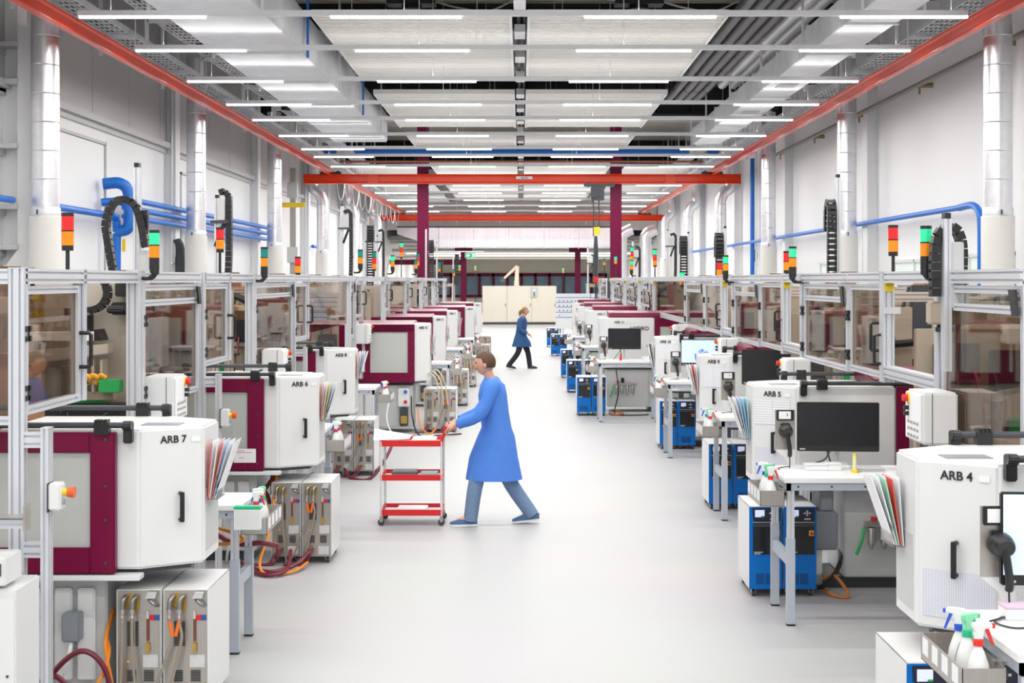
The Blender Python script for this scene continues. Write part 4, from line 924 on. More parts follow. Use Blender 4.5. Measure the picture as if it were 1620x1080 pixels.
def tray(s, u, d, z, label, nlab=4):
    t = thing('bottle_tray', label, 'tray', (s*u, d, z), 'steel bottle trays at bench ends')
    a, b, L, h = -.085, .085, .56, .11
    MB().box(a, 0, 0, b, L, .003).box(a, 0, 0, a+.003, L, h).box(b-.003, 0, 0, b, L, h).box(a, 0, 0, b, .003, h).box(a, L-.003, 0, b, L, h).build('tray_sheet', STEEL, t)
    [MB(s).box(.07, y, .095, .125, y+.04, .11).build('hook_bracket', STEEL, t) for y in (.1, .42)]
    for k in range(nlab): 
        x = a if s > 0 else b
        MB().box(x-.001 if s > 0 else x, .05+k*.135, .03, x if s > 0 else x+.001, .13+k*.135, .1).build('white_label', PAPER, t)
    return t
def bottle(col, label, loc, rz=0, cname=''):
    t = thing('spray_bottle', label, 'spray bottle', loc, 'spray bottles', rz); t.scale = (1.2, 1.2, 1.2)
    MB().lathe([(.002, 0), (.034, .002), (.037, .02), (.037, .06), (.032, .09), (.02, .125), (.0135, .14), (.013, .15)], n=16).build('bottle', BOTW, t, smooth=True)
    MB().lathe([(.0165, .146), (.0165, .166), (.012, .168)], n=14).build('collar', col, t, smooth=True)
    b = MB().prism([(-.013, .166), (.013, .166), (.014, .19), (.02, .205), (.02, .22), (-.035, .222), (-.045, .214), (-.045, .204), (-.018, .2)], -.010, .010, 'y').build('spray_head', BOTW if cname != 'green' else mat('pale_green_plastic', (.25, .75, .45), .4), t, bevel=.003)
    MB().prism([(-.02, .2), (-.033, .2), (-.05, .15), (-.043, .148)], -.006, .006, 'y').box(-.052, -.008, .203, -.044, .008, .216).build('trigger', col, t)
    return t
BB = mat('blue_spray_plastic', (.02, .1, .65), .35); BG = mat('green_spray_plastic', (.02, .5, .25), .35); BR = mat('red_spray_plastic', (.8, .03, .02), .35)
pb = {}
def place_bottle(col, loc, rz, where):
    mm = dict(red=BR, green=BG, blue=BB)[col]; lab = f'{col} triggered spray bottle {where}'
    if col not in pb: pb[col] = bottle(mm, lab, loc, rz, col)
    else: dup(pb[col], loc, lab, rz)
trays = [(1, 1.765, 5.42, 'of the bench beside the nearest right machine'), (1, 1.765, 10.0, 'of the bench before the second right machine'), (1, 1.92, 14.4, 'of the bench before the third right machine'), (1, 1.9, 19.5, 'of the bench before the fourth right machine'), (1, 1.22, 24.5, 'of the bench before the fifth right machine'), (1, 1.17, 29.95, 'of the bench before the sixth right machine'), (1, 1.17, 35.25, 'of the bench before the seventh right machine'),
         (-1, 1.735, 9.22, 'of the bench behind the nearest left machine'), (-1, 1.745, 13.3, 'of the bench behind the second left machine'), (-1, 1.8, 18.6, 'of the bench behind the third left machine'), (-1, 1.1, 24.1, 'of the bench behind the fourth left machine'), (-1, 1.1, 29.0, 'of the bench behind the fifth left machine'), (-1, 1.05, 34, 'of the bench behind the sixth left machine')]
for i, (s, u, d, nm) in enumerate(trays):
    tz = .86 if s > 0 else .80 if i == 7 else .845
    tray(s, u, d, tz, 'labelled steel tray at the end '+nm)
    rz = PI if s > 0 else 0
    order = ('red', 'green', 'blue') if s > 0 else ('red', 'blue', 'green')
    for k, c in enumerate(order[:3 if i < 12 else 2]):
        place_bottle(c, (s*u, d+.075+k*.10+(.04 if k else 0), tz+.004), [rz, rz+.5, rz+PI-.4][k % 3] if s > 0 else [rz+PI, .2, 1.2][k], f'in the tray {nm}')
# clear bottle lying in the nearest right tray
t = thing('clear_bottle', 'clear plastic bottle leaning at the back of the nearest right tray', 'bottle', (1.765, 5.74, .87)); t.rotation_euler = (.5, .15, 0)
MB().lathe([(.002, 0), (.036, .002), (.038, .02), (.038, .13), (.02, .165), (.013, .17), (.013, .185)], n=16).build('bottle', glass('clear_bottle_plastic', (.86, .90, .89), .12), t, smooth=True)
MB().lathe([(.016, .18), (.016, .21), (.002, .212)], n=12).build('cap', MATS['pale_green_plastic'], t, smooth=True)
# rack box with green lid on the left tray
t = thing('ribbed_box', 'white ribbed box with green lid at the tray behind the nearest left machine', 'box', (-1.9, 8.95, BZ-.0))
t.location = (-1.765, 9.15, .845)
m = MB().box(-.085, 0, -.0, .085, .06, .13)
for k in range(13): m.box(-.085+k*.0135, -.004, 0, -.078+k*.0135, 0, .13)
m.build('ribbed_body', BOTW, t); MB().box(-.09, -.006, .13, .09, .066, .15).build('lid', BG, t, bevel=.006)
# monitors with scanners
def monitor(x, d, z, rz, screen, label, wd=.61, ht=.37):
    t = thing('monitor', label, 'monitor', (x, d, BZ), 'workbench monitors', rz); z0 = z-BZ
    MB().box(-wd/2, 0, z0, wd/2, .035, z0+ht).build('case', BLK, t, bevel=.006)
    MB().box(-wd/2+.008, -.002, z0+.045, wd/2-.008, 0, z0+ht-.008).build('screen', screen, t)
    MB().box(-wd/2+.02, -.003, z0+.012, -wd/2+.06, -.001, z0+.022).build('logo_strip', PLATE, t)
    MB().tube([(0, .035, z0+ht*.5), (0, .1, z0+ht*.45), (0, .1, .01)], .018, 8).build('stand_arm', GREY, t); MB().box(-.08, .04, 0, .08, .18, .012).build('stand_foot', GREY, t)
    MB().tube(curve([(-.06, .02, z0), (-.1, .0, z0-.06), (-.18, -.02, .02), (-.2, -.1, .012)], 6), .006, 6).tube(curve([(-.08, .02, z0), (-.06, .0, z0-.07), (-.05, .02, .01)], 6), .006, 6).build('monitor_cable', BLK, t, smooth=True)
    return t
def scanner(x, d, z, label, s=1):
    t = thing('barcode_scanner', label, 'scanner', (x, d, z), 'barcode scanners on steel plates')
    MB().box(-.075, 0, -.1, .075, .006, .2).build('steel_plate', STEEL, t)
    MB().prism([(-.075, -.1), (.075, -.1), (.075, -.28), (.055, -.28), (-.0, -.16)], .0, .006, 'y').build('support_bracket', W, t)
    MB().box(-.065, -.016, .12, .065, 0, .2).build('tag_frame', BLK, t, bevel=.004); MB().box(-.05, -.018, .132, .04, -.016, .19).build('tag_card', PAPER, t)
    q = MB().prism([(.006, .157), (.022, .157), (.014, .164), (.022, .172), (.006, .172), (.014, .164)], -.0185, -.018, 'y').build('radiation_symbol', BLK, t)
    g = MB().tube(curve([(0, -.01, .04), (0, -.06, .05), (0, -.1, .035)], 5), [.05, .052, .05, .05, .048, .045, .045, .045, .044, .042, .04], 14).build('scanner_head', BLK, t, smooth=True)
    MB().tube(curve([(0, -.085, .035), (.01, -.09, -.03), (.02, -.085, -.1), (.022, -.07, -.14)], 5), .017, 10).build('scanner_grip', BLK, t, smooth=True)
    MB().box(-.035, -.03, .065, .035, .0, .1).build('holder', BLK, t, bevel=.006)
    MB().tube(curve([(.022, -.07, -.14), (.02, -.08, -.22), (.0, -.12, BZ+.012-z), (-.1, -.2, BZ+.01-z)], 7), .004, 6).build('coil_cord', BLK, t, smooth=True)
    return t
def at(px, py, d): return PX(px, py, d)
x, d, z = at(1326, 714, 10.72); monitor(x, d, z, -.10, SCR, 'black monitor on the bench before the second right machine')
x, d, z = at(1215, 620, 15.1); monitor(x+.03, d, 1.34, -.12, SCR, 'black monitor before the third right machine')
x, d, z = at(1112, 587, 20.1); monitor(x-.02, d, 1.24, 0, SCRW, 'lit monitor with a blue flower picture before the fourth right machine', .58, .37)
x, d, z = at(988, 557, 25.1); monitor(x, d, 1.23, 0, SCR, 'black monitor before the fifth right machine', .58, .37)
x, d, z = at(1662, 920, 6.0); monitor(x+.08, 5.95, 1.17, -.05, SCRW, 'lit monitor at the right edge on the nearest right bench', .6, .39)
# the picture on the lit monitor: a swirl of ribbons
lm = bpy.data.objects['monitor.002']; z0 = 1.24-BZ
for k in range(7):
    a0 = -1.0+k*.32; pts = []
    for j in range(13):
        a = a0+j*.16; r = .05+.012*k; pts.append((.06+(.0+r)*math.cos(a+2.0)*1.3, -.0035, z0+.16+r*math.sin(a+2.0)*1.3-.02))
    m = MB(); vs = []; fs = []
    for j, p in enumerate(pts): vs += [p, (p[0]*.8+.02, -.0035-.0002*k, (p[2]-z0-.12)*.72+z0+.12)]
    m.add(vs, [(2*j, 2*j+1, 2*j+3, 2*j+2) for j in range(12)]); m.build('picture_ribbon', mat(f'ribbon_blue_{k % 3}', ((.12, .2, .8), (.28, .36, .95), (.5, .58, 1))[k % 3], .3, emit=.6), lm)
for px, py, dd, nm in ((1242, 690, 10.72, 'the second right machine'), (1152, 618, 15.1, 'the third right machine'), (1069, 578, 20.1, 'the fourth right machine'), (955, 550, 25.1, 'the fifth right machine'), (932, 528, 30.6, 'the sixth right machine'), (917, 520, 35.8, 'the seventh right machine')):
    x, d, z = at(px, py, dd); scanner(x, d, z, f'black barcode scanner on a steel plate before {nm}')
x, d, z = at(1579, 875, 6.0); scanner(x, d, z, 'black barcode scanner with warning tag, largest, at the nearest right bench')
# documents in pockets on the aisle side of the machines
def folders(s, x, d, z, cols, label, n=5, h=.3, spread=.5):
    g = f'folders in the pocket of {label}'
    t = thing('document_pocket', f'clear document pocket on the aisle side of {label}', 'holder', (x, d, z))
    MB().box(-.005 if s < 0 else -.07, -.11, 0, .07 if s < 0 else .005, .11, .004).box(.066*(-s)-.002, -.11, 0, .066*(-s)+.002, .11, .14).build('pocket', CLEAR, t)
    for k in range(n):
        nm, mm = cols[k % len(cols)]
        lean = (.12+.11*k)*spread; xx = -s*(.012+k*.009); y0 = -.105+.006*k; y1 = .105
        f = thing('folder', f'{nm} folder, {ORD[k] if k else "innermost"} from the machine side in the pocket of {label}'.replace('nearest', 'innermost'), 'folder', (x+xx, d, z+.006), g)
        dx = -s*math.tan(lean)*h
        c = MB().add([(0, y0, 0), (.0035, y0, 0), (.0035, y1, 0), (0, y1, 0), (dx, y0, h), (dx+.0035, y0, h), (dx+.0035, y1, h), (dx, y1, h)], [(0, 3, 2, 1), (4, 5, 6, 7), (0, 1, 5, 4), (1, 2, 6, 5), (2, 3, 7, 6), (3, 0, 4, 7)]).build('cover', mm, f)
        hh = h+.012; dx2 = -s*math.tan(lean)*hh
        MB().add([(.004, y0+.01, .01), (.0055, y0+.01, .01), (.0055, y1-.01, .01), (.004, y1-.01, .01), (dx2+.004, y0+.01, hh), (dx2+.0055, y0+.01, hh), (dx2+.0055, y1-.01, hh), (dx2+.004, y1-.01, hh)], [(0, 3, 2, 1), (4, 5, 6, 7), (0, 1, 5, 4), (1, 2, 6, 5), (2, 3, 7, 6), (3, 0, 4, 7)]).build('sheet', PAPER, f)
CW = ('white', PAPER); CR = ('red', mat('red_card', (.75, .10, .06), .6)); CBl = ('pale blue', mat('pale_blue_card', (.5, .58, .80), .6)); CG = ('pale green', mat('pale_green_card', (.45, .72, .58), .6)); CY = ('yellow', mat('yellow_card', (.85, .66, .10), .6)); CP = ('pink', mat('pink_card', (.85, .48, .45), .6)); CT = ('cyan', mat('cyan_card', (.35, .65, .78), .6)); CK = ('dark grey', mat('grey_card', (.12, .13, .15), .6))
for s, i, d, z, cols, n in ((-1, 0, 8.33, 1.24, [CR, CW, CR, CBl, CW], 5), (-1, 1, 12.62, 1.27, [CR, CW, CY, CBl, CW], 5), (-1, 2, 17.5, 1.3, [CP, CW, CBl, CW], 4), (-1, 3, 23.2, 1.3, [CR, CW, CBl], 3), (-1, 4, 27.9, 1.3, [CW, CR, CW], 3), (-1, 5, 33, 1.3, [CP, CR, CW], 3), (-1, 6, 37.9, 1.3, [CBl, CP, CW], 3),
                        (1, 0, 6.98, 1.22, [CW, CR, CG, CW, CW], 5), (1, 1, 11.62, 1.22, [CT, CT, CBl, CW, CW], 5), (1, 2, 16.1, 1.22, [CW, CR, CW, CW], 4), (1, 3, 21.2, 1.24, [CW, CK, CW], 3), (1, 5, 33.1, 1.24, [CK, CBl, CW], 3), (1, 6, 37.8, 1.24, [CP, CK, CP], 3)):
    rows = LEFT if s < 0 else RIGHT; n_, typ, dd, du, m = rows[i]
    un = ch_frame(s, typ)[1][0]+du-.002
    folders(s, s*un, d, z-.06, cols, f'the {ORD[i]} {SIDE[s]} machine', n, .32, .6)
# papers stuck to the machines
def sheet(parent_m, s, typ, u0, u1, z0, z1, mm, label, chamf=False, f0=0, f1=1):
    (uc, _), (un, vn) = ch_frame(s, typ); loc = parent_m.location
    if chamf:
        a = math.atan2(vn, uc-un)*(1 if s < 0 else -1); L = math.hypot(uc-un, vn); f = (f0+f1)/2
        nn = Vector((-s*vn, -(uc-un), 0)).normalized()*.003
        o = MB().box(-(f1-f0)*L/2, -.001, 0, (f1-f0)*L/2, .001, z1-z0).build('paper_sheet', mm)
        o.location = (loc.x+s*(un+(uc-un)*f-2.5)+nn.x, loc.y+vn*(1-f)+nn.y, z0); o.rotation_euler = (0, 0, a)
    else:
        o = MB().box(-(u1-u0)/2, -.001, 0, (u1-u0)/2, .001, z1-z0).build('paper_sheet', mm); o.location = (loc.x+s*((u0+u1)/2-2.5), loc.y-.003, z0)
    tag(o, label, 'paper', 'paper sheets on machines')
sheet(RIGHT[0][4], 1, 'A', 0, 0, .88, 1.10, GRID, 'printed table sheet under the handle of the nearest right machine', True, .08, .97)
sheet(RIGHT[1][4], 1, 'A', 0, 0, 1.30, 1.50, LINED, 'upper printed sheet on the second right machine', True, .05, .85)
sheet(RIGHT[1][4], 1, 'A', 0, 0, .86, 1.12, GRID, 'lower printed table sheet on the second right machine', True, .05, .85)
sheet(RIGHT[2][4], 1, 'A', 0, 0, 1.26, 1.5, LINED, 'printed sheet on the third right machine', True, .1, .8)
sheet(RIGHT[3][4], 1, 'A', 0, 0, 1.28, 1.5, LINED, 'printed sheet on the fourth right machine', True, .1, .8)
sheet(RIGHT[4][4], 1, 'B', 1.58, 1.78, 1.3, 1.66, LINED, 'printed sheets on the fifth right machine')
sheet(RIGHT[5][4], 1, 'B', 1.56, 1.74, 1.3, 1.62, LINED, 'printed sheet on the sixth right machine')
o = MB().box(-.095, -.001, 0, .095, .001, .12).build('paper_sheet', PAPER); o.location = (-2.38, 12.236, .88); tag(o, 'white notice with red writing on the purple door of the second left machine', 'paper')
for z, x0, x1 in ((.10, -.08, 0), (.085, -.08, .06), (.04, -.05, -.01)): MB().box(x0, -.0018, z, x1, -.001, z+.004).build('red_line', RED, o)
# things on the benches
def flatbox(name, label, cat, x, y, z, sx, sy, sz, mm, lid=None):
    t = thing(name, label, cat, (x, y, z)); MB().box(-sx/2, -sy/2, 0, sx/2, sy/2, sz).build('body', mm, t, bevel=.004); MB().box(-sx/2-.003, -sy/2-.003, sz, sx/2+.003, sy/2+.003, sz+.008).build('rim', lid or mm, t); return t
x, d, z = at(1290, 748, 10.5); flatbox('parts_box', 'clear white parts box left on the bench before the second right machine', 'box', x, d, BZ, .16, .1, .04, BOTW)
x, d, z = at(1318, 748, 10.5); flatbox('parts_box', 'clear white parts box right of its twin before the second right machine', 'box', x, d, BZ, .1, .1, .045, BOTW)
x, d, z = at(1372, 750, 10.45); flatbox('grey_tray', 'shallow grey tray at the right of the bench before the second right machine', 'tray', x, d, BZ, .22, .15, .02, GREY)
x, d, z = at(1352, 740, 10.35); t = thing('marker_bottle', 'yellow and white marker bottle on the bench before the second right machine', 'bottle', (x, d, BZ))
MB().lathe([(.024, 0), (.024, .02), (.015, .025)]).build('base', YEL, t, smooth=True); MB().lathe([(.0135, .02), (.0135, .12)]).build('barrel', mat('pale_yellow', (.8, .75, .4), .5), t, smooth=True); MB().lathe([(.013, .12), (.013, .135), (.005, .14)]).build('cap', YEL, t, smooth=True)
x, d, z = at(1612, 975, 5.9); flatbox('parts_box', 'clear parts box on the nearest right bench', 'box', x, d, BZ, .14, .1, .05, BOTW, mat('pink_lid', (.75, .55, .7), .4))
cable('scanner_cable', [(2.0, 5.9, 1.056), (1.93, 5.8, 1.056), (1.98, 5.7, 1.056), (2.1, 5.75, 1.056), (2.14, 5.9, 1.056)], .004, BLK, 'black scanner cable lying on the nearest right bench')
x, d, z = at(985, 570, 24.9); t = thing('red_bottle', 'small red bottle on the bench before the fifth right machine', 'bottle', (x-.04, d-.1, BZ)); MB().lathe([(.02, 0), (.02, .07), (.01, .09), (.008, .11)]).build('bottle', RED, t, smooth=True); MB().lathe([(.011, .105), (.011, .125)]).build('cap', BLK, t)
x, d, z = at(1022, 570, 24.9); flatbox('parts_box', 'white parts box at the right of the bench before the fifth right machine', 'box', x, d-.05, BZ, .14, .1, .06, BOTW)
tag(MB().box(1.4, 24.65, BZ, 1.62, 24.95, BZ+.006).build('paper_stack', PAPER), 'loose papers on the bench before the fifth right machine', 'paper')
# hoses and cables on the floor
HO = [('maroon_hose', HOSEM, .016, [(-2.72, 8.0, .03), (-2.6, 7.9, .27), (-2.44, 7.88, .395), (-2.32, 7.9, .3), (-2.27, 7.95, .03)], 'maroon hose looping left of the nearest left temperature units'),
      ('maroon_hose', HOSEM, .015, [(-2.62, 7.85, .2), (-2.56, 7.8, .28), (-2.48, 7.8, .2), (-2.46, 7.82, .03)], 'second maroon hose below the first loop at bottom left'),
      ('orange_cable', HOSEO, .011, [(-2.36, 8.3, .55), (-2.36, 8.1, .44), (-2.32, 8.0, .36), (-2.33, 7.93, .26), (-2.36, 7.9, .2), (-2.44, 7.9, .03)], 'orange cable hanging left of the nearest temperature units'),
      ('orange_cable', HOSEO, .01, [(-2.36, 8.2, .55), (-2.34, 8.0, .40), (-2.29, 7.95, .2), (-2.27, 7.95, .03)], 'second orange cable left of the nearest temperature units'),
      ('maroon_hose', HOSEM, .018, [(-2.3, 12.1, .03), (-2.2, 11.9, .025), (-2.05, 11.82, .03), (-1.9, 11.95, .06), (-1.82, 12.2, .12)], 'maroon hose on the floor before the second left units'),
      ('maroon_hose', HOSEM, .018, [(-2.4, 12.2, .03), (-2.25, 11.85, .025), (-2.05, 11.7, .025), (-1.95, 11.85, .05), (-1.98, 12.2, .13)], 'outer maroon hose on the floor before the second left units'),
      ('orange_cable', HOSEO, .012, [(-2.15, 12.5, .75), (-2.12, 12.0, .35), (-2.18, 11.85, .1), (-2.1, 11.75, .02), (-1.9, 11.85, .025), (-1.82, 12.1, .05)], 'orange cable on the floor before the second left units'),
      ('orange_cable', HOSEO, .012, [(-2.2, 9.9, .75), (-1.95, 9.7, .72), (-1.9, 9.65, .68), (-2.1, 9.7, .66), (-2.15, 9.8, .8)], 'orange cable loop under the bench behind the nearest left machine'),
      ('maroon_hose', HOSEM, .02, [(-2.3, 10.2, .7), (-2.0, 9.9, .62), (-1.8, 9.8, .64), (-1.7, 9.9, .60)], 'maroon hose under the bench behind the nearest left machine'),
      ('copper_cable', mat('copper_brown_cable', (.30, .10, .03), .5), .02, [(-2.9, 12.9, .75), (-2.6, 12.6, .62), (-2.35, 12.6, .55), (-2.2, 12.7, .7)], 'brown hose bundle under the second left machine'),
      ('copper_cable', mat('copper_brown_cable', (.30, .10, .03), .5), .02, [(-2.9, 12.8, .6), (-2.6, 12.5, .7), (-2.3, 12.6, .6), (-2.25, 12.8, .4)], 'lower brown hose bundle under the second left machine'),
      ('maroon_hose', HOSEM, .02, [(-2.2, 17.7, .1), (-2.1, 17.5, .02), (-1.85, 17.45, .02), (-1.65, 17.6, .3), (-1.6, 17.9, .5)], 'maroon hose before the third left units'),
      ('black_cable', BLK, .012, [(-1.75, 22.6, .6), (-1.72, 22.4, .3), (-1.6, 22.3, .02), (-1.3, 22.3, .02), (-.95, 22.5, .02)], 'black cable on the floor before the fourth left units'),
      ('white_cable', W, .012, [(-2.1, 22.7, .6), (-2.12, 22.4, .25), (-1.95, 22.2, .02), (-1.5, 22.2, .02), (-1.1, 22.6, .02)], 'white cable on the floor before the fourth left units'),
      ('orange_cable', HOSEO, .012, [(-1.65, 22.7, .4), (-1.6, 22.5, .15), (-1.45, 22.4, .03), (-1.35, 22.6, .1)], 'orange cable beside the fourth left units'),
      ('black_cable', BLK, .02, [(2.6, 11.6, .3), (2.5, 11.2, .2), (2.35, 11.1, .06), (2.3, 11.4, .03)], 'black cable right of the blue units under the second right machine'),
      ('orange_cable', mat('brown_orange_cable', (.5, .17, .04), .5), .014, [(2.34, 11.3, .04), (2.4, 11.0, .02), (2.52, 10.95, .02), (2.45, 11.1, .14), (2.38, 11.2, .1)], 'orange brown cable coil beside the blue units under the second right machine'),
      ('orange_cable', mat('brown_orange_cable', (.5, .17, .04), .5), .014, [(2.55, 15.6, .5), (2.6, 15.4, .2), (2.65, 15.3, .03), (2.8, 15.4, .03)], 'orange brown cable beside the blue units under the third right machine'),
      ('black_cable', BLK, .012, [(1.75, 26.3, .8), (1.78, 26.1, .4), (1.7, 25.9, .02), (1.9, 25.6, .02), (2.3, 25.7, .02)], 'black cable under the bench before the fifth right machine'),
      ('copper_cable', mat('brown_orange_cable', (.5, .17, .04), .5), .016, [(1.6, 25.9, .03), (1.7, 25.7, .02), (1.85, 25.8, .03), (1.75, 26.0, .05), (1.62, 25.9, .07)], 'brown cable coil under the bench before the fifth right machine')]
for n, mm, r, pts, lab in HO: cable(n, pts, r, mm, lab)
# supply hoses arching over the far left units
for i, (x, d) in enumerate(LU[3:7]):
    for k in range(3):
        cable('supply_hose', [(x-.45-.05*k, d+.3, .95), (x-.3-.05*k, d-.02, 1.0-.03*k), (x-.18-.06*k, d-.08, .8), (x-.13-.07*k, d-.07, .45)], .012, mat('cream_hose', (.6, .54, .42), .5), f'cream supply hose over the {ORD[i+3]} left units, {("right", "middle", "left")[k]} one', group='supply hoses')
# ---- left foreground cabinet with switch
t = thing('switch_cabinet', 'white switch cabinet cut by the lower left picture edge', 'cabinet', (-2.7, 7.0, 0))
MB(1, -2.7, 7.0).box(-3.1, 7.0, .05, -2.49, 7.35, .93).build('cabinet', W, t, bevel=.008); MB(1, -2.7, 7).box(-3.1, 7.02, 0, -2.5, 7.33, .05).build('plinth', DGREY, t)
for z in (.85, .78): MB(1, -2.7, 7).cyl((-2.53, 6.995, z-.35), (-2.53, 7.0, z-.35), .007, 8).build('screw', DGREY, t)
MB(1, -2.7, 7.0).box(-3.1, 6.97, .95, -2.53, 7.2, 1.09).build('switch_box', W, t, bevel=.006); b = MB(1, -2.7, 7.0).box(-2.575, 6.96, 1.0, -2.55, 6.97, 1.06).build('switch', DGREY, t)
MB(1, -2.7, 7.0).box(-2.573, 6.955, 1.03, -2.552, 6.96, 1.055).build('red_button', RED, b); MB(1, -2.7, 7.0).box(-2.573, 6.955, 1.003, -2.552, 6.96, 1.028).build('green_button', GREEN, b)
t = thing('swing_arm', 'aluminium swing arm with black handle at the left picture edge', 'bracket', (-2.65, 7.1, 1.3))
MB(1, -2.65, 7.1, 1.3).bar('x', -3.2, -2.47, 7.1, 1.235, .04, .045).build('arm', ALU, t); MB(1, -2.65, 7.1, 1.3).box(-3.2, 7.05, 1.27, -2.47, 7.15, 1.275).build('cover_strip', STEEL, t)
MB(1, -2.65, 7.1, 1.3).box(-2.475, 7.06, 1.2, -2.465, 7.14, 1.33).build('end_plate', STEEL, t); MB(1, -2.65, 7.1, 1.3).tube(curve([(-2.75, 7.04, 1.275), (-2.72, 7.02, 1.3), (-2.68, 7.02, 1.29), (-2.67, 7.03, 1.2), (-2.67, 7.03, 1.1)], 5), .012, 8).build('handle', BLK, t, smooth=True)
# ================================================================= BEHIND THE FENCES
def conveyor(s, u, d, label, green=True):
    t = thing('parts_conveyor', label, 'conveyor', (s*u, d, 0), 'parts conveyors')
    M = lambda: MB(s, 0, 0)
    M().prism([(-.75, 1.55), (.75, 1.85), (.75, 2.0), (-.75, 1.72)], -.16, -.14, 'y').prism([(-.75, 1.55), (.75, 1.85), (.75, 2.0), (-.75, 1.72)], .14, .16, 'y').build('side_plate', BEIGE, t)
    M().prism([(-.78, 1.66), (.78, 1.96), (.78, 1.99), (-.78, 1.69)], -.14, .14, 'y').build('belt', BLK, t)
    M().box(-.6, -.12, .0, -.54, .12, 1.6).box(.5, -.12, 0, .56, .12, 1.82).build('leg', BEIGE, t)
    M().box(-.5, -.22, 1.35, -.2, -.16, 1.6).build('drive_motor', DGREY, t, bevel=.01)
    if green: M().box(-.72, -.2, 1.5, -.42, -.17, 1.6).build('green_cover', GREEN, t)
    return t
def cabinet(s, u, d, w_, z0, z1, mm, label):
    t = thing('electrical_cabinet', label, 'cabinet', (s*u, d, z0), 'cabinets behind the fences')
    MB().box(-w_/2, 0, 0, w_/2, .4, z1-z0).build('case', mm, t, bevel=.012)
    MB().box(-w_/2+.03, -.012, .04, w_/2-.03, 0, z1-z0-.04).build('door', mm, t, bevel=.004)
    MB().box(w_/2-.07, -.02, (z1-z0)*.45, w_/2-.05, -.012, (z1-z0)*.45+.1).build('latch', BLK, t)
    MB().box(-w_/2+.02, .05, -z0, -w_/2+.08, .35, 0).box(w_/2-.08, .05, -z0, w_/2-.02, .35, 0).build('stand', ALU, t)
    return t
def carton(s, u, d, z, sx, sy, sz, rz, label):
    t = thing('cardboard_box', label, 'box', (s*u, d, z), 'cardboard boxes behind the fences', rz)
    MB().box(-sx/2, -sy/2, 0, sx/2, sy/2, sz).build('carton', CARD, t); MB().box(-.03, -sy/2-.001, sz*.55, .03, sy/2+.001, sz+.002).build('tape', mat('tan_tape', (.5, .36, .2), .4), t)
    MB().add([(-sx/2, -sy/2, sz), (sx/2, -sy/2, sz), (sx/2, -sy/2-.1, sz+.08), (-sx/2, -sy/2-.1, sz+.08), (-sx/2, -sy/2+.004, sz), (sx/2, -sy/2+.004, sz), (sx/2, -sy/2-.096, sz+.082), (-sx/2, -sy/2-.096, sz+.082)], [(0, 1, 2, 3), (7, 6, 5, 4), (0, 4, 5, 1), (2, 6, 7, 3), (0, 3, 7, 4), (1, 5, 6, 2)]).build('flap', CARD, t)
    MB().lathe([(sx*.16, 0), (sx*.16, .002)], (0, 0, 0), 16).build('print_ring', mat('brown_print', (.28, .12, .05), .8), t).matrix_local = Matrix.Translation((0, -sy/2-.0005, sz*.45))@Matrix.Rotation(PI/2, 4, 'X')
    return t
def rack(s, u, d, label):
    t = thing('machine_frame', label, 'machine frame', (s*u, d, 0), 'machine frames behind the fences')
    M = lambda: MB(s, 0, 0)
    for x in (-.55, .55):
        for y in (0, .7): M().bar('z', 0, 2.35, x, y, .08, .08).build('upright', mat('beige_extrusion', (.55, .50, .44), .45, .1), t)
    for z in (1.0, 2.3): [M().bar('x', -.51, .51, y, z, .08, .08).build('cross_bar', MATS['beige_extrusion'], t) for y in (0, .7)]
    M().box(-.5, .1, 1.06, .5, .6, 1.1).build('deck', STEEL, t)
    M().box(-.45, .55, 1.1, .1, .6, 2.2).build('back_plate', BEIGE, t)
    M().lathe([(.12, 1.1), (.12, 1.42), (.1, 1.44)], (.28, .3, 0), 16).build('feeder_drum', DGREY, t, smooth=True)
    M().tube(curve([(.3, .5, 2.25), (.35, .42, 2.05), (.15, .4, 1.9), (-.2, .42, 1.86)], 6), .035, 8).build('cable_hose', BLK, t, smooth=True)
    M().box(-.3, .4, 1.55, -.12, .55, 1.8).box(-.35, .38, 1.85, -.1, .54, 1.95).build('valve_block', BLK, t, bevel=.01)
    M().tube(curve([(-.2, .4, 1.55), (-.25, .3, 1.4), (-.1, .3, 1.3), (.1, .3, 1.38)], 6), .01, 6).tube(curve([(-.15, .4, 1.55), (-.1, .25, 1.35), (.05, .3, 1.25), (.2, .3, 1.4)], 6), .01, 6).build('air_tube', HOSEG, t, smooth=True)
    M().box(-.5, -.05, 1.25, .35, .0, 1.36).build('guide_beam', BEIGE, t)
    return t
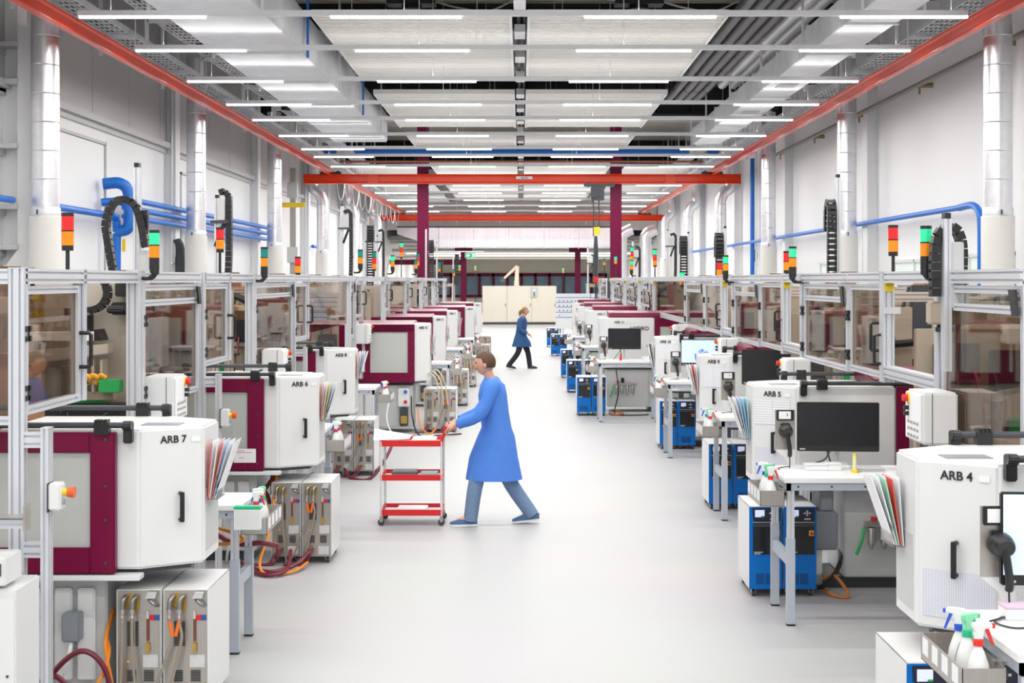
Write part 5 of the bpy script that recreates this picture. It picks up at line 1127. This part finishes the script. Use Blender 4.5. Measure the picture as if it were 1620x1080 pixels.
def tooling(s, u, d, label):
    t = thing('tooling_station', label, 'tooling station', (s*u, d, 0), 'dark tooling stations behind the fences')
    M = lambda: MB(s, 0, 0)
    M().box(-.45, 0, .9, .45, .5, 1.0).build('bed_plate', DGREY, t, bevel=.01)
    for x in (-.38, .38):
        for y in (.06, .44): M().box(x-.04, y-.04, 0, x+.04, y+.04, .9).build('leg', DGREY, t)
    M().box(-.4, .1, 1.0, -.15, .42, 1.62).box(.05, .1, 1.0, .38, .42, 1.5).build('mould_half', mat('dark_tool_steel', (.10, .095, .09), .35, .6), t, bevel=.012)
    for z in (1.12, 1.4): M().cyl((-.15, .25, z), (.05, .25, z), .035, 10).build('tie_bar', STEEL, t, smooth=True)
    M().box(-.42, .44, 1.0, .42, .5, 2.1).build('back_plate', BEIGE, t, bevel=.006)
    M().box(-.3, .3, 1.75, .0, .44, 2.0).box(.1, .32, 1.62, .3, .44, 1.95).build('manifold', BLK, t, bevel=.01)
    for k in range(4): M().tube(curve([(-.3+.13*k, .3, 1.8), (-.34+.15*k, .18, 1.7-.03*k), (-.3+.14*k, .14, 1.5), (-.2+.1*k, .2, 1.35)], 5), .014, 6).build('tool_hose', BLK if k % 2 else HOSEM, t, smooth=True)
    M().tube(curve([(.36, .4, 2.05), (.42, .3, 2.2), (.2, .3, 2.3), (-.1, .35, 2.22), (-.2, .4, 2.0)], 6), .04, 8).build('cable_hose', BLK, t, smooth=True)
    return t
frk = {}; crk = {}; trk = {}
for s, rows in ((-1, LEFT), (1, RIGHT)):
    for i, (n, typ, d, du, m) in enumerate(rows[:7]):
        nx = rows[i+1][2]; nm = f'behind the {ORD[i]} {SIDE[s]} fence'; gap = nx-d
        lab = 'beige machine frame with drum and hoses '+nm
        if s not in frk: frk[s] = rack(s, 4.35 if s > 0 else 4.5, d+1.35, lab)
        else: dup(frk[s], (s*3.5, d+1.35, 0), lab)
        lab = 'inclined parts conveyor with green cover '+nm
        if s not in crk: crk[s] = conveyor(s, 3.75, d+2.55, lab)
        else: dup(crk[s], (s*3.75, d+min(gap-.6, 2.55), 0), lab)
        cabinet(s, 5.0, d+1.3, .9, 1.0, 2.2, BEIGE, 'beige electrical cabinet '+nm)
        cabinet(s, 3.6, d+gap-.55, .6, 1.5, 2.15, CREAM, 'small cream cabinet on a stand '+nm)
        lab = 'dark tooling station with mould and hoses '+nm; dz = d+gap-1.25 if i else d+3.3
        if s not in trk: trk[s] = tooling(s, 3.25, dz, lab)
        else: dup(trk[s], (s*3.25, dz, 0), lab)
        dup(trk[s], (s*5.6, d+.95, 0), 'outer '+lab)
        if gap > 3.6: rack(s, 4.9, d+gap-1.2, 'second, outer machine frame '+nm)
        for k in range(3):
            b = .95 if k < 2 else 0
            carton(s, 5.9+.15*k, d+1.0+.75*k, 0, .55, .45, .5, .2*k, f'cardboard box on the floor far {nm}, {ORD[k]} of three')
        carton(s, 5.0, d+1.5, 2.2, .4, .3, .3, .1, 'cardboard box on top of the beige cabinet '+nm)
# cartons close to the camera behind the nearest panes
def stand(s, u, d, h, label):
    t = thing('side_table', label, 'table', (s*u, d, 0)); MB().box(-.4, 0, h-.04, .4, .5, h).build('top', BEIGE, t)
    for x in (-.36, .36):
        for y in (.04, .46): MB().box(x-.02, y-.02, 0, x+.02, y+.02, h-.04).build('leg', ALU, t)
    return t
stand(1, 3.15, 8.2, 1.0, 'small beige table with a carton behind the nearest right fence'); carton(1, 3.1, 8.45, 1.0, .5, .4, .5, .15, 'upright brown carton with printed ring behind the nearest right fence')
stand(-1, 3.4, 8.8, 1.5, 'beige table with cartons behind the nearest left brown pane'); carton(-1, 3.35, 9.05, 1.5, .5, .35, .42, -.1, 'brown carton behind the nearest left brown pane, right one'); carton(-1, 3.75, 9.0, 1.5, .26, .3, .7, .1, 'tall brown carton behind the nearest left brown pane')
t = thing('handling_unit', 'beige handling unit with black hoses behind the nearest left opening', 'handling unit', (-3.1, 10.2, 0))
Q = lambda: MB(1, -3.1, 10.2, 0)
Q().box(-3.75, 10.42, 1.0, -2.74, 10.46, 2.47).build('back_plate', mat('pale_beige_enamel', (.52, .47, .40), .45), t, bevel=.005)
Q().box(-3.6, 10.3, 0, -3.5, 10.4, 2.3).box(-2.9, 10.46, 0, -2.8, 10.56, 2.3).build('leg', BEIGE, t)
o = chain([(-3.3, 10.3, 2.22), (-3.18, 10.3, 2.225), (-3.06, 10.3, 2.25), (-3.0, 10.3, 2.33), (-3.01, 10.3, 2.42), (-3.05, 10.3, 2.46)], .07, .05); o.t = (1, -3.1, 10.2, 0); o.v = [(p[0]+3.1, p[1]-10.2, p[2]) for p in o.v]; o.build('cable_chain', BLK, t, kind='stuff')
Q().lathe([(.075, 2.06), (.085, 2.08), (.085, 2.2), (.06, 2.22)], (-3.17, 10.25, 0), 16).build('drum', BLK, t, smooth=True)
Q().box(-2.96, 10.25, 2.2, -2.84, 10.4, 2.29).box(-2.94, 10.28, 2.33, -2.8, 10.4, 2.45).cyl((-2.97, 10.2, 2.24), (-2.84, 10.2, 2.24), .03, 10).build('valve_block', BLK, t, bevel=.01)
Q().box(-3.5, 10.1, 2.02, -3.03, 10.25, 2.08).build('slide', PAPER, t); Q().prism([(-3.03, 2.02), (-2.98, 2.02), (-3.01, 2.1), (-3.03, 2.1)], 10.08, 10.27, 'y').build('slide_end', BLK, t)
Q().prism([(-3.7, 1.82), (-2.92, 1.93), (-2.92, 2.0), (-3.7, 1.93)], 10.05, 10.2, 'y').build('inclined_beam', MATS['pale_beige_enamel'], t, bevel=.006)
for k in range(4): Q().prism([(-3.16+.06*k, 1.66), (-3.145+.06*k, 1.66), (-3.145+.06*k, 1.89), (-3.16+.06*k, 1.88)], 10.06, 10.19, 'y').build('bracket_rib', MATS['pale_beige_enamel'], t)
Q().box(-3.2, 10.1, 1.6, -2.9, 10.2, 1.66).build('lower_plate', BEIGE, t)
for k in range(3): Q().tube(curve([(-3.12+.06*k, 10.02, 1.72), (-3.08+.06*k, 10.0, 1.78), (-3.02+.05*k, 10.0, 1.76)], 5), .018, 8).build('yellow_gripper', mat('orange_yellow_plastic', (.85, .4, .02), .4), t, smooth=True)
Q().tube(curve([(-3.05, 10.0, 1.74), (-3.15, 9.98, 1.66), (-3.22, 9.98, 1.5), (-3.25, 9.98, 1.2)], 6), .016, 8).build('feed_hose', BLK, t, smooth=True)
Q().box(-2.97, 9.98, 1.66, -2.82, 10.08, 1.75).build('green_cover', GREEN, t, bevel=.005)
Q().box(-3.4, 10.2, .9, -2.76, 10.4, 1.56).build('motor_housing', DGREY, t, bevel=.02)
Q().tube(curve([(-3.3, 10.15, 1.55), (-3.2, 10.1, 1.4), (-3.05, 10.1, 1.45), (-2.95, 10.12, 1.3)], 6), .02, 8).tube(curve([(-3.25, 10.16, 1.5), (-3.1, 10.08, 1.3), (-2.95, 10.1, 1.5), (-2.85, 10.15, 1.4)], 6), .014, 8).build('tool_hose', BLK, t, smooth=True)
# yellow sensors on the nearest left fence
for k, z in enumerate((2.345, 2.255)):
    x, d, _ = PX(84, 450, 7.9); t = thing('yellow_sensor', f'yellow cable sensor behind the nearest left brown pane, {("upper", "lower")[k]} one', 'sensor', (-2.72, 8.0, z-.02), 'yellow sensors')
    MB().box(-.02, -.05, 0, .03, .05, .045).build('sensor_body', YEL, t, bevel=.008); MB().cyl((0, .05, .022), (0, .09, .022), .014, 8).build('cable_gland', BRASS, t); MB().tube(curve([(0, -.05, .022), (0, -.12, .03), (-.02, -.2, .1), (-.02, -.3, .12)], 5), .005, 6).build('lead', W, t, smooth=True)
    MB().box(-.04, -.01, .0, -.02, .01, .2).build('bracket', STEEL, t)
# ================================================================= FAR END
t = thing('cream_switch_cabinet', 'wide cream switch cabinet closing the aisle at the far end', 'cabinet', (-.1, 78.7, 0))
for k in range(3): x = -2.07+k*1.37; MB().box(x+.004, 0, .12, x+1.366, .6, 2.13).build('cabinet_section', CREAM, t, bevel=.012)
for k in range(3):
    x = -2.07+k*1.37; MB().box(x+.02, -.015, .15, x+1.35, 0, 2.10).build('door', CREAM, t, bevel=.004)
    MB().box(x+1.27, -.03, 1.0, x+1.3, -.015, 1.15).build('latch', BLK, t)
MB().box(-2.05, .03, 0, 2.02, .55, .12).build('plinth', DGREY, t)
MB().box(.6, -.06, 1.5, 1.0, -.015, 2.05).build('grey_panel', GREY, t); MB().box(.72, -.07, 1.85, .88, -.06, 1.95).build('panel_label', PAPER, t); MB().box(.78, -.1, 1.55, .82, -.06, 1.78).build('main_switch', BLK, t)
MB().prism([(.92, 1.27), (1.0, 1.27), (.96, 1.34)], -.02, -.015, 'y').build('warning_label', YEL, t)
t = thing('robot_arm', 'beige industrial robot arm behind the far cream cabinet', 'robot', (-.3, 86, 0))
MB().cyl((0, 0, 0), (0, 0, 2.4), .2, 16, .15).build('pedestal', BEIGE, t, smooth=True); MB().tube([(0, 0, 2.3), (.05, 0, 3.3)], [.14, .11], 12).build('upper_arm', BEIGE, t, smooth=True); MB().tube([(.05, 0, 3.3), (-.75, 0, 2.55)], [.1, .07], 12).build('forearm', BEIGE, t, smooth=True); MB().box(-.95, -.1, 2.3, -.7, .1, 2.55).build('gripper', DGREY, t, bevel=.02)
x0 = PX(879, 0, 50)[0]; t = thing('planning_board', 'white planning board with blue lines standing far on the right', 'board', (x0, 50, 0))
MB().box(0, 0, .75, 1.75, .04, 1.98).build('board_panel', PAPER, t)
m = MB()
for z in (1.83, 1.66, 1.49, 1.31, 1.13): m.box(0, -.006, z, 1.75, 0, z+.02)
m.box(1.22, -.006, 1.13, 1.24, 0, 1.98).box(1.4, -.006, 1.13, 1.42, 0, 1.98).build('blue_line', PIPEB, t, kind='stuff')
for k in range(22): 
    r = k//7; MB().box(.12+(k % 7)*.14, -.012, 1.70-.17*r, .15+(k % 7)*.14, 0, 1.74-.17*r).build('magnet', BLK, t)
for x in (.1, 1.6): MB().box(x, -.02, 0, x+.05, .06, .75).box(x, -.3, 0, x+.05, .3, .05).build('leg', ALU, t)
# ================================================================= TROLLEY
t = thing('tool_trolley', 'red and white three shelf trolley pushed by the person in the blue coat', 'trolley', (-1.1, 14.4, 0))
for z in (.11, .46, .80):
    MB().box(-.29, -.2, z, .29, .2, z+.012).build('shelf_sheet', W, t)
    sh = MB().box(-.30, -.21, z-.01, .30, -.195, z+.05).box(-.30, .195, z-.01, .30, .21, z+.05).box(-.31, -.21, z-.01, -.295, .21, z+.05).box(.295, -.21, z-.01, .31, .21, z+.05).build('shelf_rim', RED, t)
for x in (-.3, .3):
    for y in (-.2, .2):
        MB().cyl((x, y, .09), (x, y, .84), .012, 8).build('post', W, t, smooth=True)
        c = MB().cyl((x-.0, y-.012, .035), (x, y+.012, .035), .035, 14).build('caster', DGREY, t, smooth=True); MB().box(x-.015, y-.018, .04, x+.015, y-.013, .09).box(x-.015, y+.013, .04, x+.015, y+.018, .09).box(x-.015, y-.018, .085, x+.015, y+.018, .095).build('caster_fork', STEEL, c)
MB().tube([(.3, -.19, .84), (.34, -.19, .98), (.34, .19, .98), (.3, .19, .84)], .013, 8).build('push_handle', RED, t, smooth=True)
tag(MB().add([(-1.48, 14.2, .85), (-1.12, 14.2, .865), (-1.12, 14.55, .865), (-1.5, 14.55, .93), (-1.48, 14.2, .853), (-1.12, 14.2, .868), (-1.12, 14.55, .868), (-1.5, 14.55, .933)], [(3, 2, 1, 0), (4, 5, 6, 7), (0, 1, 5, 4), (1, 2, 6, 5), (2, 3, 7, 6), (3, 0, 4, 7)]).build('paper_sheet', PAPER), 'white sheet hanging over the left end of the red trolley', 'paper')
tag(MB().box(-1.1, 14.23, .815, -.86, 14.5, .86).build('document_box', PAPER, bevel=.004), 'white document box on the top shelf of the red trolley', 'box')
tag(MB().cyl((-1.2, 14.21, .832), (-1.02, 14.21, .832), .018, 10).build('yellow_tube', YEL, smooth=True), 'yellow tube lying on the top shelf of the red trolley', 'tube')
tag(MB().box(-1.3, 14.25, .473, -1.05, 14.5, .53).build('grey_binder', MATS['grey_card'], bevel=.004), 'dark grey binder on the middle shelf of the red trolley', 'binder')
tag(MB().box(-1.02, 14.25, .473, -.85, 14.5, .51).build('teal_binder', mat('teal_card', (.2, .4, .42), .6), bevel=.004), 'teal binder on the middle shelf of the red trolley', 'binder')
tag(MB().box(-1.25, 14.25, .123, -.95, 14.5, .16).build('white_tray', W, bevel=.004), 'white tray on the bottom shelf of the red trolley', 'tray')
# ================================================================= PEOPLE
def loft(m, rings, n=18):
    vs = []
    for cx, cy, cz, rx, ry in rings: vs += [(cx+rx*math.cos(2*PI*k/n), cy+ry*math.sin(2*PI*k/n), cz) for k in range(n)]
    k_ = len(rings); return m.add(vs, [(i*n+k, i*n+(k+1) % n, (i+1)*n+(k+1) % n, (i+1)*n+k) for i in range(k_-1) for k in range(n)]+[list(range(n))[::-1], list(range((k_-1)*n, k_*n))])
def skinmesh(name, P, E, m, parent, levels=2):
    ks = list(P); me = bpy.data.meshes.new(name); me.from_pydata([P[k][0] for k in ks], [(ks.index(a), ks.index(b)) for a, b in E], [])
    o = bpy.data.objects.new(name, me); C.objects.link(o); o.modifiers.new('s', 'SKIN'); sk = me.skin_vertices[0].data
    for i, k in enumerate(ks):
        r = P[k][1]; sk[i].radius = r if isinstance(r, tuple) else (r, r)
    sk[0].use_root = True
    sb = o.modifiers.new('b', 'SUBSURF'); sb.levels = sb.render_levels = levels
    bpy.context.view_layer.update(); me2 = bpy.data.meshes.new_from_object(o.evaluated_get(bpy.context.evaluated_depsgraph_get()))
    bpy.data.objects.remove(o); return me2
def person(label, loc, k, pose, top, hem, legm, shoem, hairm, hair_long=False, sc=1.0):
    """k = +1 faces +x, -1 faces -x. Pose points are (forward, sideways, height)."""
    t = thing('person', label, 'person', loc); V = lambda p: (k*p[0]*sc, p[1]*sc, p[2]*sc); J = pose
    P = {'pelvis': (V((0, 0, .9)), (.13, .11)), 'waist': (V((.01, 0, 1.05)), (.12, .1)), 'chest': (V((.04, 0, 1.27)), (.14, .11)), 'neck0': (V((.06, 0, 1.43)), .06), 'neck': (V((.085, 0, 1.5)), .05), 'jaw': (V((.11, 0, 1.55)), .06)}
    E = [('pelvis', 'waist'), ('waist', 'chest'), ('chest', 'neck0'), ('neck0', 'neck'), ('neck', 'jaw')]
    for q in 'LR':
        y = .09 if q == 'L' else -.09
        for a, r in (('hip', .09), ('knee', .055), ('ankle', .04), ('toe', .03)): P[a+q] = (V(J[a+q]), r)
        for a, r in (('sho', .06), ('elb', .042), ('wri', .028)): P[a+q] = (V(J[a+q]), r)
        E += [('pelvis', 'hip'+q), ('hip'+q, 'knee'+q), ('knee'+q, 'ankle'+q), ('ankle'+q, 'toe'+q), ('chest', 'sho'+q), ('sho'+q, 'elb'+q), ('elb'+q, 'wri'+q)]
    me = skinmesh('body', P, E, SKIN, t)
    m = MB(); m.v = [tuple(v.co) for v in me.vertices]; m.f = [list(p.vertices) for p in me.polygons]
    # head with face, joined into the body mesh
    hc = Vector((.13, 0, 1.615)); n = 16; vs = []; fs = []
    for i in range(11):
        th = PI*i/10
        for j in range(n):
            ph = 2*PI*j/n; x = math.sin(th)*math.cos(ph); y = math.sin(th)*math.sin(ph); z = math.cos(th)
            rx, ry, rz = .098, .077, .118
            if z < 0: ry *= 1+.22*z; rx *= 1+.08*z
            xx = x*rx
            if x > .9 and -.35 < z < .15: xx += .02*(1 if abs(y) < .2 else 0)      # nose
            if x > .75 and abs(abs(y)-.35) < .15 and 0 <= z < .25: xx -= .01         # eye sockets
            vs.append(V((hc.x+xx, hc.y+y*ry, hc.z+z*rz)))
    fs = [(i*n+j, i*n+(j+1) % n, (i+1)*n+(j+1) % n, (i+1)*n+j) for i in range(10) for j in range(n)]
    m.add(vs, fs)
    for y in (-.077, .077): m.lathe([(.004, -.03), (.016, -.015), (.018, .01), (.006, .03)], V((.125, y, 1.6)), 8)
    # hands: palm, four fingers, thumb
    for q in 'LR':
        w_ = Vector(J['wri'+q]); e = Vector(J['elb'+q]); dr = (w_-e).normalized(); up = Vector((0, 0, 1)); up = (up-dr*up.dot(dr)).normalized(); sd = dr.cross(up)
        cw = w_+dr*.045
        A = lambda p: V(tuple(p))
        m.tube([A(w_), A(w_+dr*.03), A(w_+dr*.09)], [.026*sc, .036*sc, .034*sc], 10)
        for f in range(4):
            b = w_+dr*.085+sd*(-.03+.02*f); l = (.07, .08, .075, .06)[f]
            m.tube([A(b), A(b+dr*l*.45-up*.008), A(b+dr*l*.75-up*.03), A(b+dr*l*.7-up*.055)], [.01*sc, .0095*sc, .009*sc, .007*sc], 8)
        sgn = 1 if q == 'L' else -1; b = w_+dr*.03+sd*(.03*sgn)
        m.tube([A(b), A(b+dr*.03+sd*.025*sgn-up*.01), A(b+dr*.06+sd*.02*sgn-up*.03)], [.012*sc, .011*sc, .008*sc], 8)
    body = m.build('body', SKIN, t, smooth=True)
    h = MB(); vs = []
    for i in range(8):
        th = PI*.62*i/7
        for j in range(n):
            ph = 2*PI*j/n; x = math.sin(th)*math.cos(ph); y = math.sin(th)*math.sin(ph); z = math.cos(th)
            if x > .35 and z < .45: z2 = .45; f = math.sqrt(max(0, 1-.45**2))/max(1e-3, math.hypot(x, y)); x, y, z = x*f, y*f, z2
            vs.append(V((hc.x-.006+x*.108, y*.088, hc.z+.008+z*.122)))
    h.add(vs, [(i*n+j, i*n+(j+1) % n, (i+1)*n+(j+1) % n, (i+1)*n+j) for i in range(7) for j in range(n)])
    if hair_long: h.tube([V((.04, 0, 1.63)), V((-.01, 0, 1.58)), V((-.02, 0, 1.48))], [.06*sc, .05*sc, .015*sc], 10)
    h.build('hair', hairm, t, smooth=True)
    m = MB()
    for y in (-.028, .028): m.lathe([(.002, -.008), (.009, 0), (.002, .008)], V((.13+.089, y, 1.625)), 8)
    m.build('eye', BLK, t); MB().box(*V((.13+.086 if k > 0 else .13+.098, -.022, 1.552)), *V((.13+.098 if k > 0 else .13+.086, .022, 1.56))).build('mouth', mat('lip_red', (.45, .15, .12), .5), t)
    S = lambda L: [(k*a*sc, b*sc, c*sc, d_*sc, e_*sc) for a, b, c, d_, e_ in L]
    mid = (hem+.9)/2
    g = MB(); loft(g, S([(.07, 0, 1.475, .062, .072), (.06, 0, 1.445, .09, .12), (.05, 0, 1.40, .125, .195), (.05, 0, 1.3, .145, .205), (.03, 0, 1.12, .145, .19), (.01, 0, .98, .15, .19), (.015, 0, .88, .19, .205), (.04, 0, mid, .245, .215), (.035, 0, hem, .285, .225)]))
    for q in 'LR':
        a, b, c = J['sho'+q], J['elb'+q], Vector(J['elb'+q]).lerp(Vector(J['wri'+q]), .93)
        g.tube(curve([V((a[0], a[1]*.7, a[2]+.01)), V(a), V(b), V(c)], 5), [x*sc for x in [.075]*3+[.078]*4+[.068]*4+[.06]*3+[.055]*2], 12)
    top_o = g.build('coat', top, t, smooth=True)
    g = MB(); g.box(*V((.175, -.004, hem+.02)), *V((.2, .004, 1.2))); 
    g.build('coat_seam', NAVY, t) if 0 else None
    lg = MB(); loft(lg, S([(0, 0, 1.0, .13, .16), (0, 0, .86, .14, .17), (0, 0, .78, .12, .16)]))
    for q in 'LR': lg.tube(curve([V(J['hip'+q]), V(J['knee'+q]), V((J['ankle'+q][0], J['ankle'+q][1], J['ankle'+q][2]-.035))], 7), [x*sc for x in [.1-.0025*i for i in range(7)]+[.078-.0012*i for i in range(8)]], 12)
    lg.build('trousers', legm, t, smooth=True)
    for q in 'LR':
        a = Vector(J['ankle'+q]); b = Vector(J['toe'+q]); dr = b-a; dr.z = 0; dr.normalize(); hl = a-dr*.07; tz = J['toe'+q][2]-.03; hz = J['ankle'+q][2]-.085
        sm = MB(); rings = []
        for f, wd, ht in ((0, .03, .07), (.04, .038, .09), (.1, .042, .10), (.17, .046, .075), (.23, .044, .055), (.275, .025, .04)):
            zb = hz+(tz-hz)*f/.275; c = hl+dr*f
            rings.append([(c.x, c.y-wd, zb), (c.x, c.y+wd, zb), (c.x, c.y+wd*.95, zb+ht*.6), (c.x, c.y+wd*.5, zb+ht), (c.x, c.y-wd*.5, zb+ht), (c.x, c.y-wd*.95, zb+ht*.6)])
        vs = [V(p) for r in rings for p in r]; sm.add(vs, [(i*6+j, i*6+(j+1) % 6, (i+1)*6+(j+1) % 6, (i+1)*6+j) for i in range(5) for j in range(6)]+[[0, 1, 2, 3, 4, 5], [30, 31, 32, 33, 34, 35]])
        so = sm.build('shoe', shoem, t, smooth=True)
        sl = MB(); sl.add([V((p[0], p[1], p[2]-.0 if j < 0 else p[2])) for r in rings for j, p in enumerate((r[0], r[1]))]+[V((p[0], p[1], p[2]+.022)) for r in rings for p in (r[0], r[1])], [(2*i, 2*i+1, 2*i+3, 2*i+2) for i in range(5)]+[(12+2*i, 14+2*i, 15+2*i, 13+2*i) for i in range(5)]+[(2*i, 2*i+2, 14+2*i, 12+2*i) for i in range(5)]+[(2*i+1, 13+2*i, 15+2*i, 2*i+3) for i in range(5)])
        sl.build('sole', mat('white_sole', (.75, .76, .78), .5) if shoem is not BLK else BLK, so)
    return t
SHOE = mat('navy_sneaker', (.05, .12, .26), .6)
W1 = dict(hipL=(.03, -.09, .86), kneeL=(.20, -.085, .48), ankleL=(.27, -.085, .09), toeL=(.44, -.085, .04), hipR=(-.02, .09, .86), kneeR=(-.10, .09, .47), ankleR=(-.35, .09, .115), toeR=(-.2, .09, .03),
          shoL=(.05, -.185, 1.385), elbL=(.17, -.235, 1.13), wriL=(.40, -.17, 1.02), shoR=(.05, .185, 1.385), elbR=(.17, .235, 1.13), wriR=(.40, .17, 1.02))
W1['toeL'] = (.44, -.085, .03)
person('person in a blue lab coat and jeans pushing the red trolley to the left', (-.24, 14.25, 0), -1, W1, COAT, .46, JEAN, SHOE, HAIR, False)
W2 = dict(hipL=(.02, .09, .86), kneeL=(.2, .085, .49), ankleL=(.27, .085, .09), toeL=(.43, .085, .03), hipR=(-.02, -.09, .86), kneeR=(-.06, -.09, .48), ankleR=(-.33, -.09, .13), toeR=(-.19, -.09, .03),
          shoL=(.05, .18, 1.385), elbL=(-.05, .22, 1.13), wriL=(.05, .21, .92), shoR=(.05, -.18, 1.385), elbR=(.0, -.22, 1.12), wriR=(.2, -.2, 1.0))
person('person in a dark blue tunic walking to the right far down the aisle', (-.03, 39.4, 0), 1, W2, POLO, .62, mat('black_trouser_cloth', (.015, .015, .02), .8), BLK, mat('fair_hair', (.28, .15, .06), .6), True, .98)
W3 = dict(hipL=(0, .09, .86), kneeL=(.02, .09, .47), ankleL=(0, .09, .085), toeL=(.15, .09, .03), hipR=(0, -.09, .86), kneeR=(.02, -.09, .47), ankleR=(0, -.09, .085), toeR=(.15, -.09, .03),
          shoL=(.05, .18, 1.385), elbL=(.06, .23, 1.12), wriL=(.22, .15, 1.05), shoR=(.05, -.18, 1.385), elbR=(.06, -.23, 1.12), wriR=(.22, -.15, 1.05))
x, d, z = PX(921, 483, 42.6); person('person with brown hair standing behind the seventh right machine', (x-.12, 42.6, 0), 1, W3, mat('white_coat_cloth', (.7, .71, .72), .8), .46, NAVY, BLK, HAIR, True, 1.0)
print('objects', len(bpy.data.objects), 'tris', sum(len(o.data.polygons)*2 for o in bpy.data.objects if o.type == 'MESH'))
